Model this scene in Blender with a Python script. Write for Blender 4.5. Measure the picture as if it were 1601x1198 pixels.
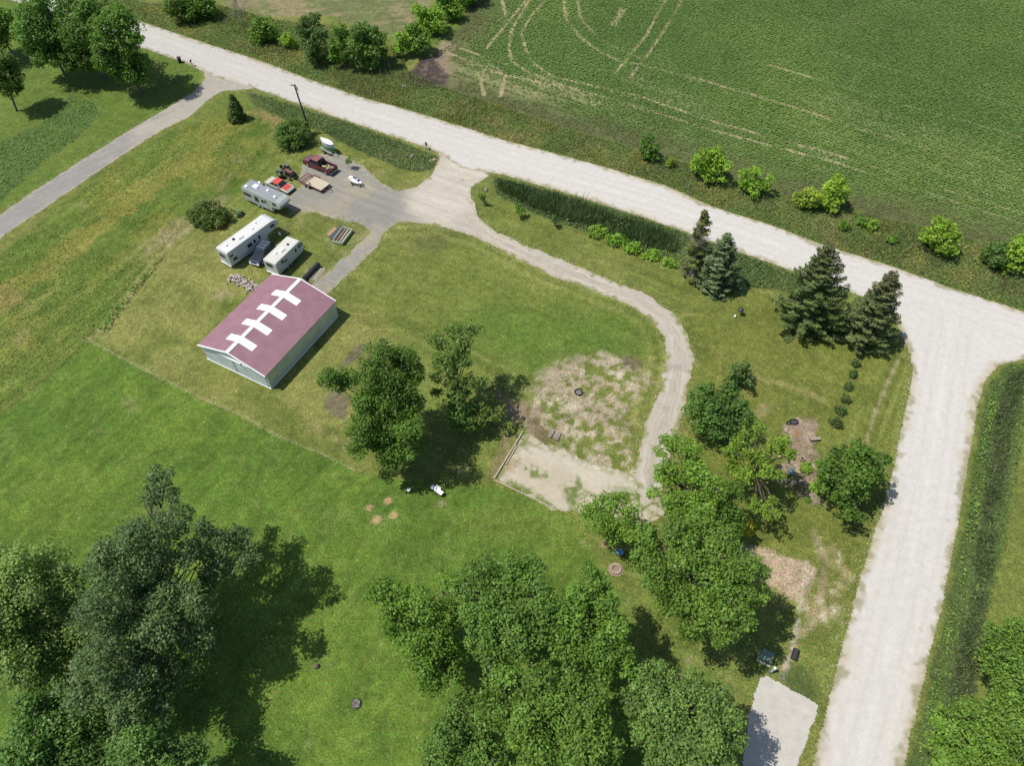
import bpy, bmesh, math, random
import numpy as np
from mathutils import Vector, Matrix
scene = bpy.context.scene
for o in list(bpy.data.objects):
    bpy.data.objects.remove(o)
COL = scene.collection
# ------------------------------------------------------------------ camera, sky, sun, exposure
CAM_H, PITCH, FPX = 76.0, 53.0, 1100.0
cd = bpy.data.cameras.new('camera'); cam = bpy.data.objects.new('camera', cd); COL.objects.link(cam)
cam.location = (0, 0, CAM_H); cam.rotation_euler = (math.radians(90 - PITCH), 0, 0)
cd.sensor_fit = 'HORIZONTAL'; cd.sensor_width = 36; cd.lens = 36 * FPX / 1601
cd.clip_start = 0.5; cd.clip_end = 9000
scene.camera = cam
SUN_EL = math.atan(1 / 0.52)
SHD = Vector((1, 0.05, 0)).normalized()                # ground direction in which shadows fall
world = bpy.data.worlds.new("World"); scene.world = world; world.use_nodes = True
nt = world.node_tree; nt.nodes.clear()
sky = nt.nodes.new('ShaderNodeTexSky'); sky.sky_type = 'NISHITA'; sky.sun_disc = False
sky.sun_elevation = SUN_EL
sky.sun_rotation = math.atan2(-SHD.x, -SHD.y)
sky.air_density = 1.0; sky.dust_density = 1.0
bg = nt.nodes.new('ShaderNodeBackground'); bg.inputs[1].default_value = 0.10
wo = nt.nodes.new('ShaderNodeOutputWorld')
nt.links.new(sky.outputs[0], bg.inputs[0]); nt.links.new(bg.outputs[0], wo.inputs[0])
sl = bpy.data.lights.new('sun', 'SUN'); sl.energy = 4.2; sl.angle = math.radians(0.53); sl.color = (1, 0.955, 0.88)
sun = bpy.data.objects.new('sun', sl); COL.objects.link(sun)
sd = Vector((SHD.x * math.cos(SUN_EL), SHD.y * math.cos(SUN_EL), -math.sin(SUN_EL)))
sun.rotation_euler = sd.to_track_quat('-Z', 'Y').to_euler(); sun.location = (-60, 0, 120)
scene.view_settings.view_transform = 'Standard'; scene.view_settings.look = 'None'
scene.view_settings.exposure = 0.27; scene.view_settings.gamma = 1.0
KA = 1.45                                              # how bright a sunlit level surface of albedo 1 shows

# ------------------------------------------------------------------ helpers
_t = math.radians(PITCH)
_F = np.array([0, math.cos(_t), -math.sin(_t)]); _R = np.array([1.0, 0, 0]); _U = np.array([0, math.sin(_t), math.cos(_t)])
CPOS = np.array([0, 0, CAM_H])
def ray(px, py):
    d = _F + _R * (px - 800.5) / FPX - _U * (py - 599) / FPX
    return d / np.linalg.norm(d)
def at(px, py, z=0.0):
    d = ray(px, py); s = (z - CAM_H) / d[2]
    return CPOS + s * d
def G(pts):
    return np.array([at(*p)[:2] for p in pts])
def lin(c):
    c = np.array(c, float) / 255
    return np.where(c <= 0.04045, c / 12.92, ((c + 0.055) / 1.055) ** 2.4)
def A(r, g, b):
    return lin((r, g, b)) / KA
_nr = np.random.RandomState(5); _NT = _nr.rand(256, 256).astype(np.float32)
def vnoise(x, y, s, seed=0):
    x = x / s + seed * 17.3; y = y / s + seed * 9.1
    xi = np.floor(x).astype(int); yi = np.floor(y).astype(int)
    fx = x - xi; fy = y - yi; fx = fx * fx * (3 - 2 * fx); fy = fy * fy * (3 - 2 * fy)
    a = _NT[xi & 255, yi & 255]; b = _NT[(xi + 1) & 255, yi & 255]; c = _NT[xi & 255, (yi + 1) & 255]; d = _NT[(xi + 1) & 255, (yi + 1) & 255]
    return (a * (1 - fx) + b * fx) * (1 - fy) + (c * (1 - fx) + d * fx) * fy
def fbm(x, y, s, o=4, seed=0):
    r = 0; w = 1; t = 0
    for i in range(o):
        r = r + w * vnoise(x, y, s, seed + i * 3); t += w; w *= 0.55; s *= 0.47
    return r / t - 0.5
def sdpoly(x, y, poly):
    d = np.full(x.shape, 1e9); ins = np.zeros(x.shape, bool); n = len(poly)
    for i in range(n):
        ax, ay = poly[i]; bx, by = poly[(i + 1) % n]
        ex, ey = bx - ax, by - ay; px, py = x - ax, y - ay
        t = np.clip((px * ex + py * ey) / (ex * ex + ey * ey + 1e-9), 0, 1)
        d = np.minimum(d, (px - ex * t) ** 2 + (py - ey * t) ** 2)
        c = ((ay > y) != (by > y))
        ins ^= c & (x < (bx - ax) * (y - ay) / ((by - ay) if by != ay else 1e-9) + ax)
    d = np.sqrt(d)
    return np.where(ins, -d, d)
def dline(x, y, pts):
    d = np.full(x.shape, 1e9)
    for (ax, ay), (bx, by) in zip(pts[:-1], pts[1:]):
        ex, ey = bx - ax, by - ay; px, py = x - ax, y - ay
        t = np.clip((px * ex + py * ey) / (ex * ex + ey * ey + 1e-9), 0, 1)
        d = np.minimum(d, (px - ex * t) ** 2 + (py - ey * t) ** 2)
    return np.sqrt(d)
def sstep(v): v = np.clip(v, 0, 1); return v * v * (3 - 2 * v)

def tag(o, label=None, cat=None, group=None, kind=None):
    if label: o['label'] = label
    if cat: o['category'] = cat
    if group: o['group'] = group
    if kind: o['kind'] = kind
    return o
def empty(name, loc, rz, label, cat, group=None):
    o = bpy.data.objects.new(name, None); COL.objects.link(o)
    o.location = loc; o.rotation_euler = (0, 0, rz); o.empty_display_size = 0.3
    return tag(o, label, cat, group)
def copy_tree(o, parent=None):
    c = o.copy(); COL.objects.link(c); c.parent = parent
    for ch in o.children: copy_tree(ch, c)
    return c

# ------------------------------------------------------------------ materials
def newmat(name):
    m = bpy.data.materials.new(name); m.use_nodes = True
    n = m.node_tree; b = n.nodes['Principled BSDF']
    return m, n, b
def pmat(name, col, rough=0.6, metal=0.0, var=0.25, scale=3.0, bump=0.0, col2=None, spec=0.4, stretch=None, coord='Object'):
    m, n, b = newmat(name); L = n.links.new
    tc = n.nodes.new('ShaderNodeTexCoord'); mp = n.nodes.new('ShaderNodeMapping')
    if stretch: mp.inputs['Scale'].default_value = stretch
    L(tc.outputs[coord], mp.inputs[0])
    nz = n.nodes.new('ShaderNodeTexNoise'); nz.inputs['Scale'].default_value = scale; nz.inputs['Detail'].default_value = 6
    L(mp.outputs[0], nz.inputs[0])
    cr = n.nodes.new('ShaderNodeValToRGB'); cr.color_ramp.elements[0].position = 0.3; cr.color_ramp.elements[1].position = 0.7
    c2 = col2 if col2 is not None else [v * (1 - var) for v in col]
    cr.color_ramp.elements[0].color = (*c2, 1); cr.color_ramp.elements[1].color = (*col, 1)
    L(nz.outputs[0], cr.inputs[0]); L(cr.outputs[0], b.inputs['Base Color'])
    b.inputs['Roughness'].default_value = rough; b.inputs['Metallic'].default_value = metal
    b.inputs['Specular IOR Level'].default_value = spec
    if bump:
        bp = n.nodes.new('ShaderNodeBump'); bp.inputs['Strength'].default_value = bump; bp.inputs['Distance'].default_value = 0.05
        L(nz.outputs[0], bp.inputs['Height']); L(bp.outputs[0], b.inputs['Normal'])
    return m
def ground_mat(name, s1, a1, s2, a2, bump, rough=0.95, hue=.16, fleck=False):
    """vertex colour of the soil or turf itself, broken up by two scales of noise"""
    m, n, b = newmat(name); L = n.links.new
    at_ = n.nodes.new('ShaderNodeAttribute'); at_.attribute_name = 'Col'
    tc = n.nodes.new('ShaderNodeTexCoord')
    fac = None
    for s, a in ((s1, a1), (s2, a2), (s1 * 2.3, a1 * .7)):
        nz = n.nodes.new('ShaderNodeTexNoise'); nz.inputs['Scale'].default_value = s; nz.inputs['Detail'].default_value = 3; nz.inputs['Roughness'].default_value = 0.65
        L(tc.outputs['Object'], nz.inputs[0])
        mr = n.nodes.new('ShaderNodeMapRange'); mr.clamp = False; mr.inputs[1].default_value = 0.4; mr.inputs[2].default_value = 0.6
        mr.inputs[3].default_value = 1 - a; mr.inputs[4].default_value = 1 + a
        L(nz.outputs[0], mr.inputs[0])
        if fac is None: fac = mr.outputs[0]
        else:
            mu = n.nodes.new('ShaderNodeMath'); mu.operation = 'MULTIPLY'; L(fac, mu.inputs[0]); L(mr.outputs[0], mu.inputs[1]); fac = mu.outputs[0]
    if fleck:                                          # clover heads and dry tufts
        vo = n.nodes.new('ShaderNodeTexVoronoi'); vo.inputs['Scale'].default_value = .9; L(tc.outputs['Object'], vo.inputs[0])
        m2 = n.nodes.new('ShaderNodeMapRange'); m2.inputs[1].default_value = .07; m2.inputs[2].default_value = .13; m2.inputs[3].default_value = 1.75; m2.inputs[4].default_value = 1.0
        L(vo.outputs['Distance'], m2.inputs[0]); mu = n.nodes.new('ShaderNodeMath'); mu.operation = 'MULTIPLY'; L(fac, mu.inputs[0]); L(m2.outputs[0], mu.inputs[1]); fac = mu.outputs[0]
    vm = n.nodes.new('ShaderNodeVectorMath'); vm.operation = 'SCALE'
    L(at_.outputs['Color'], vm.inputs[0]); L(fac, vm.inputs['Scale'])
    hz = n.nodes.new('ShaderNodeTexNoise'); hz.inputs['Scale'].default_value = s1 * .6; hz.inputs['Detail'].default_value = 4; L(tc.outputs['Object'], hz.inputs[0])
    hr = n.nodes.new('ShaderNodeValToRGB'); hr.color_ramp.elements[0].position = .35; hr.color_ramp.elements[1].position = .65
    hr.color_ramp.elements[0].color = (1 - hue, 1, 1 - hue, 1); hr.color_ramp.elements[1].color = (1 + hue, 1, 1 + hue, 1); L(hz.outputs[0], hr.inputs[0])
    vx = n.nodes.new('ShaderNodeVectorMath'); vx.operation = 'MULTIPLY'; L(vm.outputs[0], vx.inputs[0]); L(hr.outputs[0], vx.inputs[1])
    L(vx.outputs[0], b.inputs['Base Color'])
    b.inputs['Roughness'].default_value = rough; b.inputs['Specular IOR Level'].default_value = 0.15
    if bump:
        bp = n.nodes.new('ShaderNodeBump'); bp.inputs['Strength'].default_value = bump; bp.inputs['Distance'].default_value = 0.08
        L(fac, bp.inputs['Height']); L(bp.outputs[0], b.inputs['Normal'])
    return m
def leaf_mat(name, trans=0.32, rough=0.5):
    m, n, b = newmat(name); L = n.links.new
    a_ = n.nodes.new('ShaderNodeAttribute'); a_.attribute_name = 'Col'
    L(a_.outputs['Color'], b.inputs['Base Color']); b.inputs['Roughness'].default_value = rough
    b.inputs['Specular IOR Level'].default_value = 0.22
    tr = n.nodes.new('ShaderNodeBsdfTranslucent')
    mx = n.nodes.new('ShaderNodeMix'); mx.data_type = 'RGBA'; mx.blend_type = 'MULTIPLY'; mx.inputs[0].default_value = 1
    L(a_.outputs['Color'], mx.inputs[6]); mx.inputs[7].default_value = (1.3, 1.5, 0.6, 1)
    L(mx.outputs[2], tr.inputs[0])
    ms = n.nodes.new('ShaderNodeMixShader'); ms.inputs[0].default_value = trans
    L(b.outputs[0], ms.inputs[1]); L(tr.outputs[0], ms.inputs[2]); L(ms.outputs[0], n.nodes['Material Output'].inputs[0])
    return m
M = {}
M['turf'] = ground_mat('turf', 4.6, 0.25, 1.4, 0.13, 0.6, hue=.2, fleck=True)
M['gravel'] = ground_mat('gravel', 8.0, 0.035, 1.2, 0.03, 0.12, hue=.015)
M['leaf'] = leaf_mat('foliage')
M['bark'] = pmat('bark', (0.17, 0.14, 0.11), 0.9, var=0.5, scale=4, bump=0.6)
M['deadwood'] = pmat('dead_wood', (0.33, 0.29, 0.26), 0.9, var=0.35, scale=4)
M['white'] = pmat('white_paint', (0.74, 0.74, 0.72), 0.45, var=0.1, scale=1.2)
M['bright'] = pmat('bright_white', (0.86, 0.87, 0.88), 0.4, var=0.04, scale=1)
M['glass'] = pmat('dark_glass', (0.02, 0.025, 0.03), 0.08, var=0.3, spec=0.6)
M['tyre'] = pmat('tyre_rubber', (0.025, 0.025, 0.025), 0.85, var=0.3)
M['rim'] = pmat('rim_metal', (0.55, 0.55, 0.55), 0.4, 0.4)
M['dark'] = pmat('dark_plastic', (0.03, 0.03, 0.033), 0.6)
M['steel'] = pmat('galvanised', (0.45, 0.46, 0.47), 0.45, 0.5)
M['wood'] = pmat('weathered_wood', (0.42, 0.36, 0.27), 0.85, var=0.4, scale=2, stretch=(1, 8, 8))

# ------------------------------------------------------------------ mesh builder
class MB:
    def __init__(s): s.v = []; s.f = []
    def add(s, vs, fs, mtx=None):
        b = len(s.v)
        for p in vs:
            p = Vector(p)
            if mtx is not None: p = mtx @ p
            s.v.append(tuple(p))
        s.f += [tuple(i + b for i in f) for f in fs]
        return s
    def box(s, c, d, rz=0, ry=0, rx=0, top=1.0):
        x, y, z = d[0] / 2, d[1] / 2, d[2] / 2; t = top
        vs = [(-x, -y, -z), (x, -y, -z), (x, y, -z), (-x, y, -z), (-x * t, -y * t, z), (x * t, -y * t, z), (x * t, y * t, z), (-x * t, y * t, z)]
        m = Matrix.Translation(c) @ Matrix.Rotation(rz, 4, 'Z') @ Matrix.Rotation(ry, 4, 'Y') @ Matrix.Rotation(rx, 4, 'X')
        return s.add(vs, [(0, 3, 2, 1), (4, 5, 6, 7), (0, 1, 5, 4), (1, 2, 6, 5), (2, 3, 7, 6), (3, 0, 4, 7)], m)
    def tube(s, pts, rad, n=8, cap=True):
        pts = [Vector(p) for p in pts]; b = len(s.v); m = len(pts)
        for i, p in enumerate(pts):
            t = (pts[min(i + 1, m - 1)] - pts[max(i - 1, 0)]).normalized()
            a = t.orthogonal().normalized() if i == 0 else (pa - t * pa.dot(t)).normalized()
            pa = a; c = t.cross(a); r = rad[i] if hasattr(rad, '__len__') else rad
            for k in range(n):
                q = 2 * math.pi * k / n
                s.v.append(tuple(p + (a * math.cos(q) + c * math.sin(q)) * r))
        for i in range(m - 1):
            for k in range(n):
                k2 = (k + 1) % n
                s.f.append((b + i * n + k, b + i * n + k2, b + (i + 1) * n + k2, b + (i + 1) * n + k))
        if cap:
            s.f.append(tuple(b + k for k in range(n))[::-1]); s.f.append(tuple(b + (m - 1) * n + k for k in range(n)))
        return s
    def ring(s, c, R, r, n=20, k=7, sx=1, sy=1, axis='Z'):
        b = len(s.v)
        for i in range(n):
            q = 2 * math.pi * i / n
            for j in range(k):
                w = 2 * math.pi * j / k; a = (R + r * math.cos(w))
                p = (a * math.cos(q) * sx, a * math.sin(q) * sy, r * math.sin(w))
                if axis == 'Y': p = (p[0], p[2], p[1])
                s.v.append((c[0] + p[0], c[1] + p[1], c[2] + p[2]))
        for i in range(n):
            for j in range(k):
                s.f.append((b + i * k + j, b + ((i + 1) % n) * k + j, b + ((i + 1) % n) * k + (j + 1) % k, b + i * k + (j + 1) % k))
        return s
    def lathe(s, c, prof, n=14, sx=1, sy=1):
        b = len(s.v); m = len(prof)
        for r, z in prof:
            for k in range(n):
                q = 2 * math.pi * k / n
                s.v.append((c[0] + r * math.cos(q) * sx, c[1] + r * math.sin(q) * sy, c[2] + z))
        for i in range(m - 1):
            for k in range(n):
                k2 = (k + 1) % n
                s.f.append((b + i * n + k, b + i * n + k2, b + (i + 1) * n + k2, b + (i + 1) * n + k))
        s.f.append(tuple(b + k for k in range(n))[::-1]); s.f.append(tuple(b + (m - 1) * n + k for k in range(n)))
        return s
    def prism(s, prof, y0, y1, inset=None):
        """side profile (x, z) extruded across y; inset(x, z) pulls the sides in"""
        n = len(prof); ins = inset or (lambda x, z: 0)
        vs = [(x, y0 + ins(x, z), z) for x, z in prof] + [(x, y1 - ins(x, z), z) for x, z in prof]
        fs = [tuple(range(n)), tuple(range(n, 2 * n))[::-1]] + [(i, i + n, (i + 1) % n + n, (i + 1) % n) for i in range(n)]
        return s.add(vs, fs)
    def rock(s, c, r, rng, fl=0.6):
        b = bmesh.new(); bmesh.ops.create_icosphere(b, subdivisions=2, radius=1)
        o = rng.rand(3) * 50; b.verts.ensure_lookup_table(); q = rng.rand() * 6
        vs = []
        for v in b.verts:
            k = 1 + 0.5 * (math.sin(v.co.x * 3 + o[0]) * math.sin(v.co.y * 2.6 + o[1])) * 0.6 + rng.uniform(-.06, .06)
            x, y = v.co.x * r * k * 1.2, v.co.y * r * k * 0.85
            vs.append((c[0] + x * math.cos(q) - y * math.sin(q), c[1] + x * math.sin(q) + y * math.cos(q), c[2] + v.co.z * r * k * fl))
        s.add(vs, [tuple(v.index for v in f.verts) for f in b.faces]); b.free(); return s
    def build(s, name, mat, parent=None, bevel=0, smooth=False, loc=None):
        me = bpy.data.meshes.new(name); me.from_pydata(s.v, [], s.f)
        bm = bmesh.new(); bm.from_mesh(me); bmesh.ops.recalc_face_normals(bm, faces=bm.faces); bm.to_mesh(me); bm.free()
        me.materials.append(mat if not isinstance(mat, str) else M[mat])
        if smooth: me.polygons.foreach_set('use_smooth', [True] * len(me.polygons))
        o = bpy.data.objects.new(name, me); COL.objects.link(o); o.parent = parent
        if loc is not None: o.location = loc
        if bevel:
            bv = o.modifiers.new('bevel', 'BEVEL'); bv.width = bevel; bv.segments = 2; bv.limit_method = 'ANGLE'
        return o

def fastmesh(name, V, F, col, dom, mat, parent=None):
    """V (n,3), F (m,4) quads or (m,3), col (k,3) per point or face"""
    me = bpy.data.meshes.new(name); k = F.shape[1]
    me.vertices.add(len(V)); me.vertices.foreach_set('co', np.ascontiguousarray(V, dtype=np.float32).ravel())
    me.loops.add(F.size); me.loops.foreach_set('vertex_index', np.ascontiguousarray(F, dtype=np.int32).ravel())
    me.polygons.add(len(F)); me.polygons.foreach_set('loop_start', np.arange(0, F.size, k, dtype=np.int32))
    me.polygons.foreach_set('loop_total', np.full(len(F), k, dtype=np.int32))
    me.update(calc_edges=True)
    ca = me.attributes.new('Col', 'FLOAT_COLOR', dom)
    ca.data.foreach_set('color', np.ascontiguousarray(np.hstack([col, np.ones((len(col), 1))]), dtype=np.float32).ravel())
    me.materials.append(mat)
    o = bpy.data.objects.new(name, me); COL.objects.link(o); o.parent = parent
    return o

# ------------------------------------------------------------------ the ground: what grows or lies where (outlines on the ground)
ROAD_N = [(-160, -95), (60, -22), (150, 10), (218, 32), (300, 60), (400, 92), (480, 122), (560, 150), (640, 172), (720, 197), (800, 222), (880, 243), (950, 262), (1040, 290), (1120, 325), (1200, 350), (1290, 384), (1400, 418), (1480, 448), (1601, 487), (1900, 590)]
ROAD_S = [(1900, 660), (1700, 575), (1640, 564), (1601, 562), (1560, 573), (1540, 595), (1530, 630), (1515, 720), (1495, 840), (1470, 960), (1440, 1080), (1413, 1198), (1370, 1420), (1215, 1420), (1270, 1198), (1285, 1140), (1300, 1080), (1320, 1000), (1340, 920), (1365, 840), (1390, 760), (1405, 690), (1420, 620), (1427, 575), (1418, 545), (1400, 505), (1370, 475), (1330, 457), (1290, 445), (1215, 415), (1140, 389), (1070, 362), (1000, 338), (930, 316), (850, 292), (790, 274), (762, 270), (720, 262), (684, 238), (640, 222), (560, 195), (480, 168), (400, 138), (360, 128), (318, 112), (280, 95), (220, 74), (130, 40), (40, 8), (-200, -75)]
WDRIVE = [(316, 108), (322, 122), (300, 145), (262, 168), (200, 205), (120, 255), (50, 300), (0, 335), (-150, 430), (-150, 485), (0, 372), (100, 305), (180, 250), (250, 205), (300, 180), (330, 152), (350, 142), (400, 138), (380, 126), (340, 113)]
DRIVE = [(680, 232), (688, 250), (672, 275), (650, 292), (622, 300), (590, 280), (565, 258), (538, 242), (505, 238), (472, 258), (468, 272), (470, 290), (450, 303), (438, 320), (458, 330), (495, 333), (530, 343), (562, 350), (577, 362), (560, 382), (525, 412), (480, 450), (470, 475), (500, 478), (512, 458), (545, 430), (590, 385), (610, 356), (625, 348), (680, 352), (740, 368), (800, 400), (860, 430), (920, 452), (980, 475), (1020, 500), (1040, 530), (1042, 560), (1032, 610), (1015, 650), (1000, 690), (992, 735), (1000, 800), (1035, 775), (1050, 705), (1065, 660), (1076, 610), (1086, 560), (1075, 520), (1050, 487), (1010, 460), (960, 440), (900, 415), (840, 390), (780, 365), (750, 340), (737, 310), (738, 292), (764, 275), (750, 255), (720, 240)]
PAD = [(817, 678), (850, 690), (900, 712), (950, 735), (998, 742), (1035, 770), (1060, 800), (1010, 822), (940, 812), (866, 796), (772, 750)]
SLAB = [(1187, 1060), (1200, 1056), (1215, 1066), (1245, 1084), (1280, 1103), (1272, 1130), (1262, 1160), (1240, 1210), (1150, 1260), (1160, 1198), (1172, 1110)]
FIELD = [(640, 112), (665, 95), (690, 75), (725, 35), (745, -30), (760, -110), (2200, -110), (2200, 620), (1601, 392), (1540, 378), (1460, 358), (1340, 330), (1200, 300), (1100, 262), (1000, 232), (900, 205), (800, 172), (700, 138)]
NFIELD = [(330, -60), (345, 8), (420, 28), (520, 25), (600, 55), (628, 62), (650, 30), (690, -10), (740, -110), (300, -110)]
VERGE = [(-50, -60), (150, -20), (230, 5), (345, 8), (430, 30), (520, 40), (620, 75), (640, 112), (700, 138), (800, 172), (900, 205), (1000, 232), (1100, 262), (1200, 300), (1340, 330), (1460, 358), (1540, 378), (1601, 392), (1900, 490)] + ROAD_N[::-1][:-1]
DITCH_W = [(385, 142), (440, 158), (520, 184), (600, 212), (660, 234), (684, 244), (680, 262), (655, 270), (620, 262), (590, 248), (560, 236), (530, 222), (505, 206), (480, 200), (440, 185), (400, 165)]
DITCH_C = [(770, 276), (830, 290), (930, 318), (1000, 340), (1070, 364), (1140, 391), (1210, 416), (1290, 447), (1330, 460), (1300, 470), (1220, 455), (1170, 448), (1070, 412), (1000, 392), (930, 368), (880, 350), (820, 328), (775, 305)]
DITCH_E = [(1568, 574), (1601, 566), (1640, 572), (1600, 640), (1590, 740), (1575, 850), (1545, 960), (1520, 1080), (1500, 1210), (1420, 1210), (1448, 1080), (1477, 960), (1502, 840), (1522, 720), (1536, 640), (1545, 600)]
CATT_E = [(1578, 582), (1608, 578), (1590, 640), (1580, 700), (1563, 800), (1552, 900), (1535, 1000), (1525, 1080), (1505, 1120), (1480, 1110), (1490, 1030), (1512, 960), (1522, 870), (1535, 780), (1548, 700), (1560, 620)]
CATT_C = [(775, 280), (800, 285), (850, 300), (930, 326), (1000, 350), (1060, 372), (1060, 395), (1000, 385), (930, 360), (870, 342), (820, 320), (780, 298)]
ROUGH_W = [(430, 150), (468, 178), (440, 200), (400, 255), (372, 290), (365, 300), (300, 350), (235, 405), (190, 465), (150, 515), (135, 540), (60, 600), (-200, 790), (-200, 520), (0, 405), (60, 350), (160, 270), (230, 225), (320, 190), (390, 165)]
MEADOW = [(-100, 250), (20, 215), (60, 195), (110, 150), (150, 160), (155, 180), (120, 220), (60, 260), (0, 315), (-100, 390)]
LOWER = [(-300, 860), (0, 655), (60, 605), (138, 532), (310, 622), (430, 680), (555, 735), (620, 752), (700, 760), (780, 760), (870, 800), (920, 840), (960, 950), (1020, 1060), (1100, 1300), (-300, 1300)]
DIRT = [(834, 612), (845, 586), (870, 560), (940, 550), (985, 560), (1012, 585), (1020, 620), (990, 650), (975, 690), (990, 730), (960, 735), (900, 712), (850, 690), (820, 668), (800, 640), (838, 632)]

def poly_mask(x, y, px, soft, amp=0.0, ns=3.0, seed=1):
    P = G(px); lo = P.min(0) - soft - amp - 1; hi = P.max(0) + soft + amp + 1
    m = np.zeros(x.shape); b = (x > lo[0]) & (x < hi[0]) & (y > lo[1]) & (y < hi[1])
    if b.any():
        xb, yb = x[b], y[b]; s = -sdpoly(xb, yb, P)
        if amp: s = s + amp * 2 * fbm(xb, yb, ns, 4, seed)
        m[b] = sstep(s / soft + 0.5)
    return m
def spot(x, y, px, py, rp, soft=0.6, seed=3, amp=0.7, ex=1.0):
    c = at(px, py); r = rp / 1100 * np.linalg.norm(c - CPOS)
    d = np.hypot((x - c[0]) / ex, y - c[1])
    b = d < r * 2.2; m = np.zeros(x.shape)
    m[b] = sstep((1 - d[b] / r + amp * 1.6 * fbm(x[b], y[b], max(r * .8, .7), 4, seed)) / soft)
    return m
def mixc(C, m, c):
    return C * (1 - m[:, None]) + np.array(c) * m[:, None]
def stripes(x, y, ang, w, seed):
    """streaks that run along ang, about w metres wide"""
    c, s = math.cos(ang), math.sin(ang); u = x * c + y * s; v = -x * s + y * c
    return fbm(u / 14, v / w, 1.0, 3, seed)
ROW = G([(1300, 245), (1601, 345)]); ROW_ANG = math.atan2(*(ROW[1] - ROW[0])[::-1])
TRACKS = [  # wheel tracks in the crop
    [(880, -10), (885, 30), (910, 60), (940, 82), (970, 95), (1010, 103)], [(902, -10), (908, 30), (935, 58), (965, 75), (1000, 90)],
    [(855, -5), (830, 25), (815, 50), (822, 78), (835, 100), (865, 120), (920, 132), (1000, 150), (1100, 185), (1300, 240), (1601, 335)],
    [(830, -5), (800, 45), (795, 75), (800, 95), (830, 115), (880, 132), (1000, 168), (1130, 208), (1300, 252), (1601, 350)],
    [(1042, -5), (1010, 55), (975, 98), (960, 115)], [(1068, -5), (1040, 45), (1005, 95), (985, 120)],
    [(785, 0), (790, 22)], [(822, 0), (760, 75)], [(1010, 103), (1100, 125), (1250, 170), (1601, 280)], [(1200, 100), (1400, 160), (1601, 215)], [(1300, 80), (1601, 170)],
    [(762, 100), (752, 130), (757, 148)], [(775, 105), (790, 120), (782, 150)], [(700, 82), (780, 115), (900, 140)], [(720, 75), (790, 100)]]
TRG = [G(t) for t in TRACKS]
def track_mask(x, y, w=0.35):
    m = np.zeros(x.shape)
    b = (y > 80) & (y < 230)
    xb, yb = x[b], y[b]; mm = np.zeros(xb.shape)
    for i, t in enumerate(TRG):
        mm = np.maximum(mm, sstep((w + 0.25 * fbm(xb, yb, 2, 2, 4 + i) - dline(xb, yb, t)) / 0.3 + 0.5))
    m[b] = mm * sstep(0.85 + 2.2 * fbm(xb, yb, 7, 3, 77)) * np.where(xb > 60, .45, 1); return m
def bare_mask(x, y):
    """thin or bare places in the crop"""
    n = fbm(x, y, 18, 4, 31); s = stripes(x, y, ROW_ANG, 1.5, 33)
    m = poly_mask(x, y, [(660, 100), (690, 85), (760, 100), (800, 120), (830, 118), (900, 135), (1000, 158), (1000, 175), (900, 165), (800, 150), (720, 130), (690, 125)], 3, 2.5, 5, 8) * 0.75
    m2 = poly_mask(x, y, [(1000, 90), (1200, 120), (1601, 220), (1601, 350), (1300, 260), (1100, 200), (950, 150)], 8, 5, 9, 12) * 0.4
    m = np.maximum(m * sstep(0.6 + 2.2 * s), m2 * sstep(0.25 + 2.4 * s + 1.6 * n))
    m = np.maximum(m, sstep((n + s * .6 - 0.2) * 4) * 0.35)
    m = np.maximum(m, poly_mask(x, y, [(953, 38), (970, 10), (981, 13), (962, 42)], 0.5, .4, 1.5, 3))
    return m
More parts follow.
